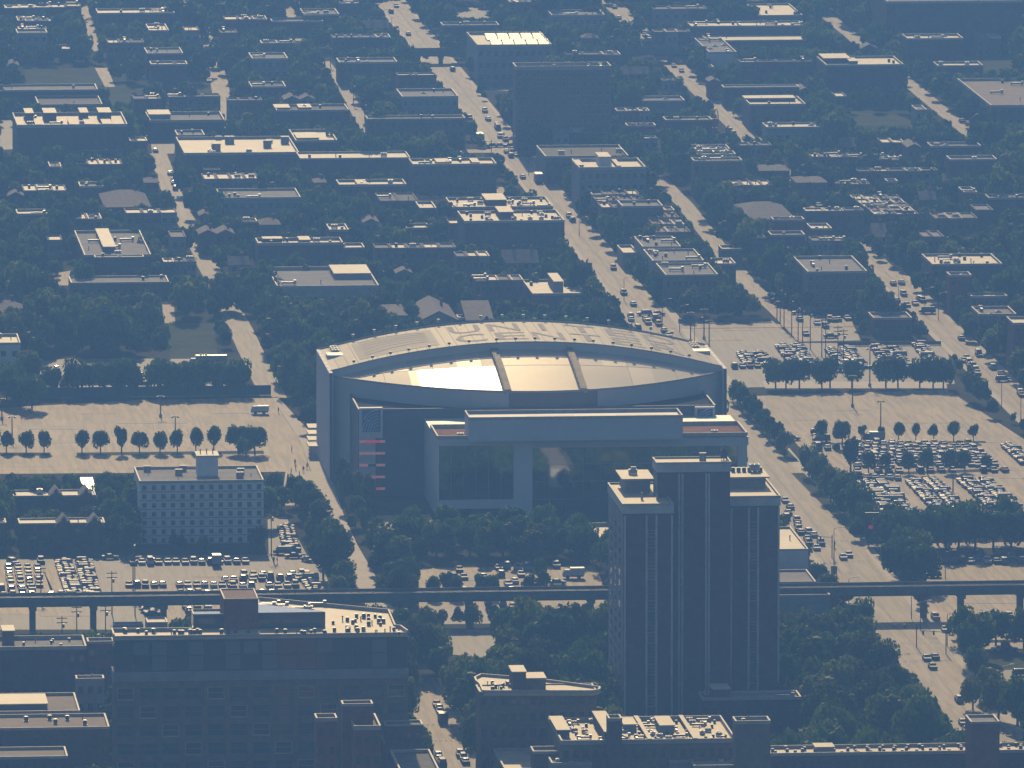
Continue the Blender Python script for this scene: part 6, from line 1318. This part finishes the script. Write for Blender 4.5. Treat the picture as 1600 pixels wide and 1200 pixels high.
treerow('tree of the leafy belt in front of the glass atrium', 'leafy belt before the atrium', [(630, 866), (655, 862), (682, 868), (708, 862), (734, 868), (760, 864), (786, 868), (812, 862), (838, 868), (864, 866), (890, 872), (912, 878), (645, 850), (700, 848), (750, 850), (800, 848), (850, 852), (900, 860)], 9.5, 4.6, (0, 3, 5, 1))
treerow('small tree inside the centre lot', 'small trees of the centre lot', [(676, 936), (698, 930), (711, 936), (752, 930), (768, 934), (826, 932), (851, 925), (843, 910)], 6, 2.4, (0, 2, 5))
treerow('conical tree in front of the dark arena wall beside the walkway', 'conical trees beside the walkway', [(542, 800, 12, 3), (560, 790, 10, 3), (575, 800, 11, 3), (555, 822, 9, 3.4), (572, 840, 8, 3), (590, 850, 8, 3), (535, 775, 10, 2.6), (606, 905, 14, 6), (590, 880, 11, 5), (625, 910, 13, 5.5), (615, 935, 11, 5)], 9, 3, (6, 7, 2))
treerow('tree between the white apartment block and the walkway', 'trees beside the walkway', [(428, 790, 9, 3.6), (440, 800, 7, 3), (475, 810, 11, 3.6), (488, 830, 13, 4.4), (500, 850, 13, 5), (514, 880, 13, 5), (528, 905, 13, 5.5), (505, 905, 11, 4.6), (540, 930, 10, 4), (462, 790, 9, 3), (478, 795, 8, 3), (405, 862, 7, 3.4)], 10, 4, (0, 7, 5))
treerow('tree in the dark clump behind the dark fence', 'trees behind the dark fence', [(120, 618), (140, 616), (162, 618), (184, 617), (200, 618), (246, 618), (268, 618), (288, 617), (300, 618), (318, 616), (338, 618), (372, 616), (10, 630), (30, 636), (50, 640), (20, 622)], 10, 4.4, (0, 3, 5))
treerow('tree in front of the parked cars at the lower right street corner', 'trees under the high rise', [(1238, 995, 7, 3), (1260, 1000, 8, 3.6), (1285, 1005, 9, 4), (1348, 990, 9, 3.2), (1310, 1000, 8, 4)], 8, 3.4, (0, 1, 3))
# the rest grows wherever no street, lot or building is and nothing the photo shows would be hidden
LANDP = [(PIX(x, y, 0), p) for x, y, p in LAND]
counts = {}
trnd = random.Random(99)
placed = []
Ymax = G(800, -70)[1]; Y = G(800, 1290)[1]
nrow = 0
manual = [(t[0], t[1]) for t in TREES]
while Y < Ymax:
    far = (Y - 2400) / 2000; step = 9.0 + 6 * far
    x0, x1 = XatY(-260, Y), XatY(1880, Y); x = x0 + trnd.uniform(0, 6)
    while x < x1:
        tx, ty = x + trnd.uniform(-2.6, 2.6), Y + trnd.uniform(-4, 4); x += 5.8
        h = trnd.choice([6, 7, 8, 9, 10, 11, 12, 13, 15]) * trnd.uniform(.9, 1.1); cr = h * trnd.uniform(.36, .46)
        u, v = PIX(tx, ty, 0); ok = False
        if Y < 2700: h *= 1.15; cr *= 1.1
        if not (-60 < u < 1660) and trnd.random() < .35: continue
        iu, iv = int(u / 2), int(v / 2)
        if 0 <= iu < MW and 0 <= iv < MH and blocked[iv, iu]: continue
        if any(abs(tx - a) < 5 and abs(ty - b_) < 7 for a, b_ in manual): continue
        if v > 1150 and any(q[0] - 2 < tx < q[1] + 2 and q[2] - 3 < ty < q[3] + 2 for q in FOOT): continue
        for f in (1, .72, .5, .34):
            hh, cc = h * f, cr * f
            ut, vt = PIX(tx, ty, hh * .97); rw = cc * FPX / ty * .85; vb_ = PIX(tx, ty, hh * .2)[1]
            a, b2, c, d = int(max(0, (u - rw) / 2)), int(min(MW, (u + rw) / 2 + 1)), int(max(0, vt / 2)), int(min(MH, vb_ / 2 + 1))
            if b2 <= a or d <= c: ok = True; break
            sub = keep[c:d, a:b2]; bad = (sub > ty - 3).mean()
            if bad < .12: ok = True; break
        if not ok or hh < 3.0: continue
        if trnd.random() < (.03 if Y < 3000 else .05): continue
        placed.append((tx, ty, hh, cc, trnd.randrange(8)))
    Y += step
placed.sort(key=lambda t: t[1])
print('trees manual', len(TREES), 'scattered', len(placed))
NIND = 296 - len(TREES)
# far fewer than a third of them are hidden completely; the individuals are the nearest ones in the frame
def vis(t): u, v = PIX(t[0], t[1], t[2] * .6); return -5 < u < 1605 and v < 1205
front = [t for t in placed if vis(t)][:NIND]; fs = set(map(id, front))
rest = [t for t in placed if id(t) not in fs]
tone = {'leaf_a': 'green', 'leaf_b': 'yellowish green', 'leaf_c': 'deep green'}
for t in front:
    u, v = PIX(t[0], t[1], 0)
    (lu, lv), p = min(LANDP, key=lambda q: ((q[0][0] - u) ** 2 + ((q[0][1] - v) * 1.5) ** 2))
    du, dv = u - lu, v - lv
    rel = ('left of' if du < 0 else 'right of') if abs(du) > abs(dv) * 1.2 else ('before' if dv > 0 else 'behind')
    TREES.append((t[0], t[1], t[2], t[3], t[4], (rel, p, math.hypot(du, dv)), f'trees {rel} the {p}'))
byk = {}
for t in TREES:
    if isinstance(t[5], tuple): byk.setdefault(t[5][:2], []).append(t[5][2])
for k_ in byk: byk[k_].sort()
for (x, y, h, cr, k, lab, grp) in TREES:
    if isinstance(lab, tuple):
        n_ = byk[lab[:2]].index(lab[2]); lab = f'{tone[SPEC[k][4]]} tree {lab[0]} the {lab[1]}, {ordn(n_)} nearest to it'
    o = thing('tree', lab, 'tree', (x, y, 0), grp, rnd.uniform(0, 6.28))
    tr = link('trunk', TD, o); tr.scale = (h * .8, h * .8, h * .95)
    kz = .50 if grp and 'lollipop' in grp else .54
    c = link('crown', CD[k], o, (0, 0, h - h * kz * .97)); c.scale = (cr, cr, h * kz / SPEC[k][5][2])
allq, mi = [], []
lm_ = ['leaf_a', 'leaf_b', 'leaf_c', 'leaf_d', 'leaf_e']
rs = np.random.RandomState(4)
for (x, y, h, cr, k) in rest:
    q = (CQ if y < 2960 else CQL)[k]; a = rs.uniform(0, 6.28); ca, sa = math.cos(a), math.sin(a)
    vz = h * .54 / SPEC[k][5][2]
    P = np.empty_like(q); P[..., 0] = x + cr * (q[..., 0] * ca - q[..., 1] * sa); P[..., 1] = y + cr * (q[..., 0] * sa + q[..., 1] * ca); P[..., 2] = h - h * .54 * .97 + q[..., 2] * vz
    allq.append(P); mi.append(np.full(len(q), rs.choice([0, 1, 2, 3, 4, 0, 2, 4])))
if allq:
    me = quads_to_mesh('distant_trees', np.concatenate(allq), lm_, np.concatenate(mi)); tag(link('distant_trees', me), 'dense green tree cover filling the blocks farther away', kind='stuff')

# ---------------------------------------------------------------- haze
hz = MB(); hz.box(-2600, 3200, -300, 9000, -1, 440)
ho = hz.build('haze', 'metal_grey'); ho.data.materials.clear()
hm = bpy.data.materials.new('haze'); hm.use_nodes = True; n = hm.node_tree.nodes; n.clear()
vo = n.new('ShaderNodeVolumePrincipled'); vo.inputs['Color'].default_value = (0.125, 0.315, 0.84, 1); vo.inputs['Density'].default_value = 0.00015; vo.inputs['Anisotropy'].default_value = 0.5
mo = n.new('ShaderNodeOutputMaterial'); hm.node_tree.links.new(vo.outputs[0], mo.inputs['Volume'])
ho.data.materials.append(hm); tag(ho, 'blue summer haze over the whole city', kind='stuff')
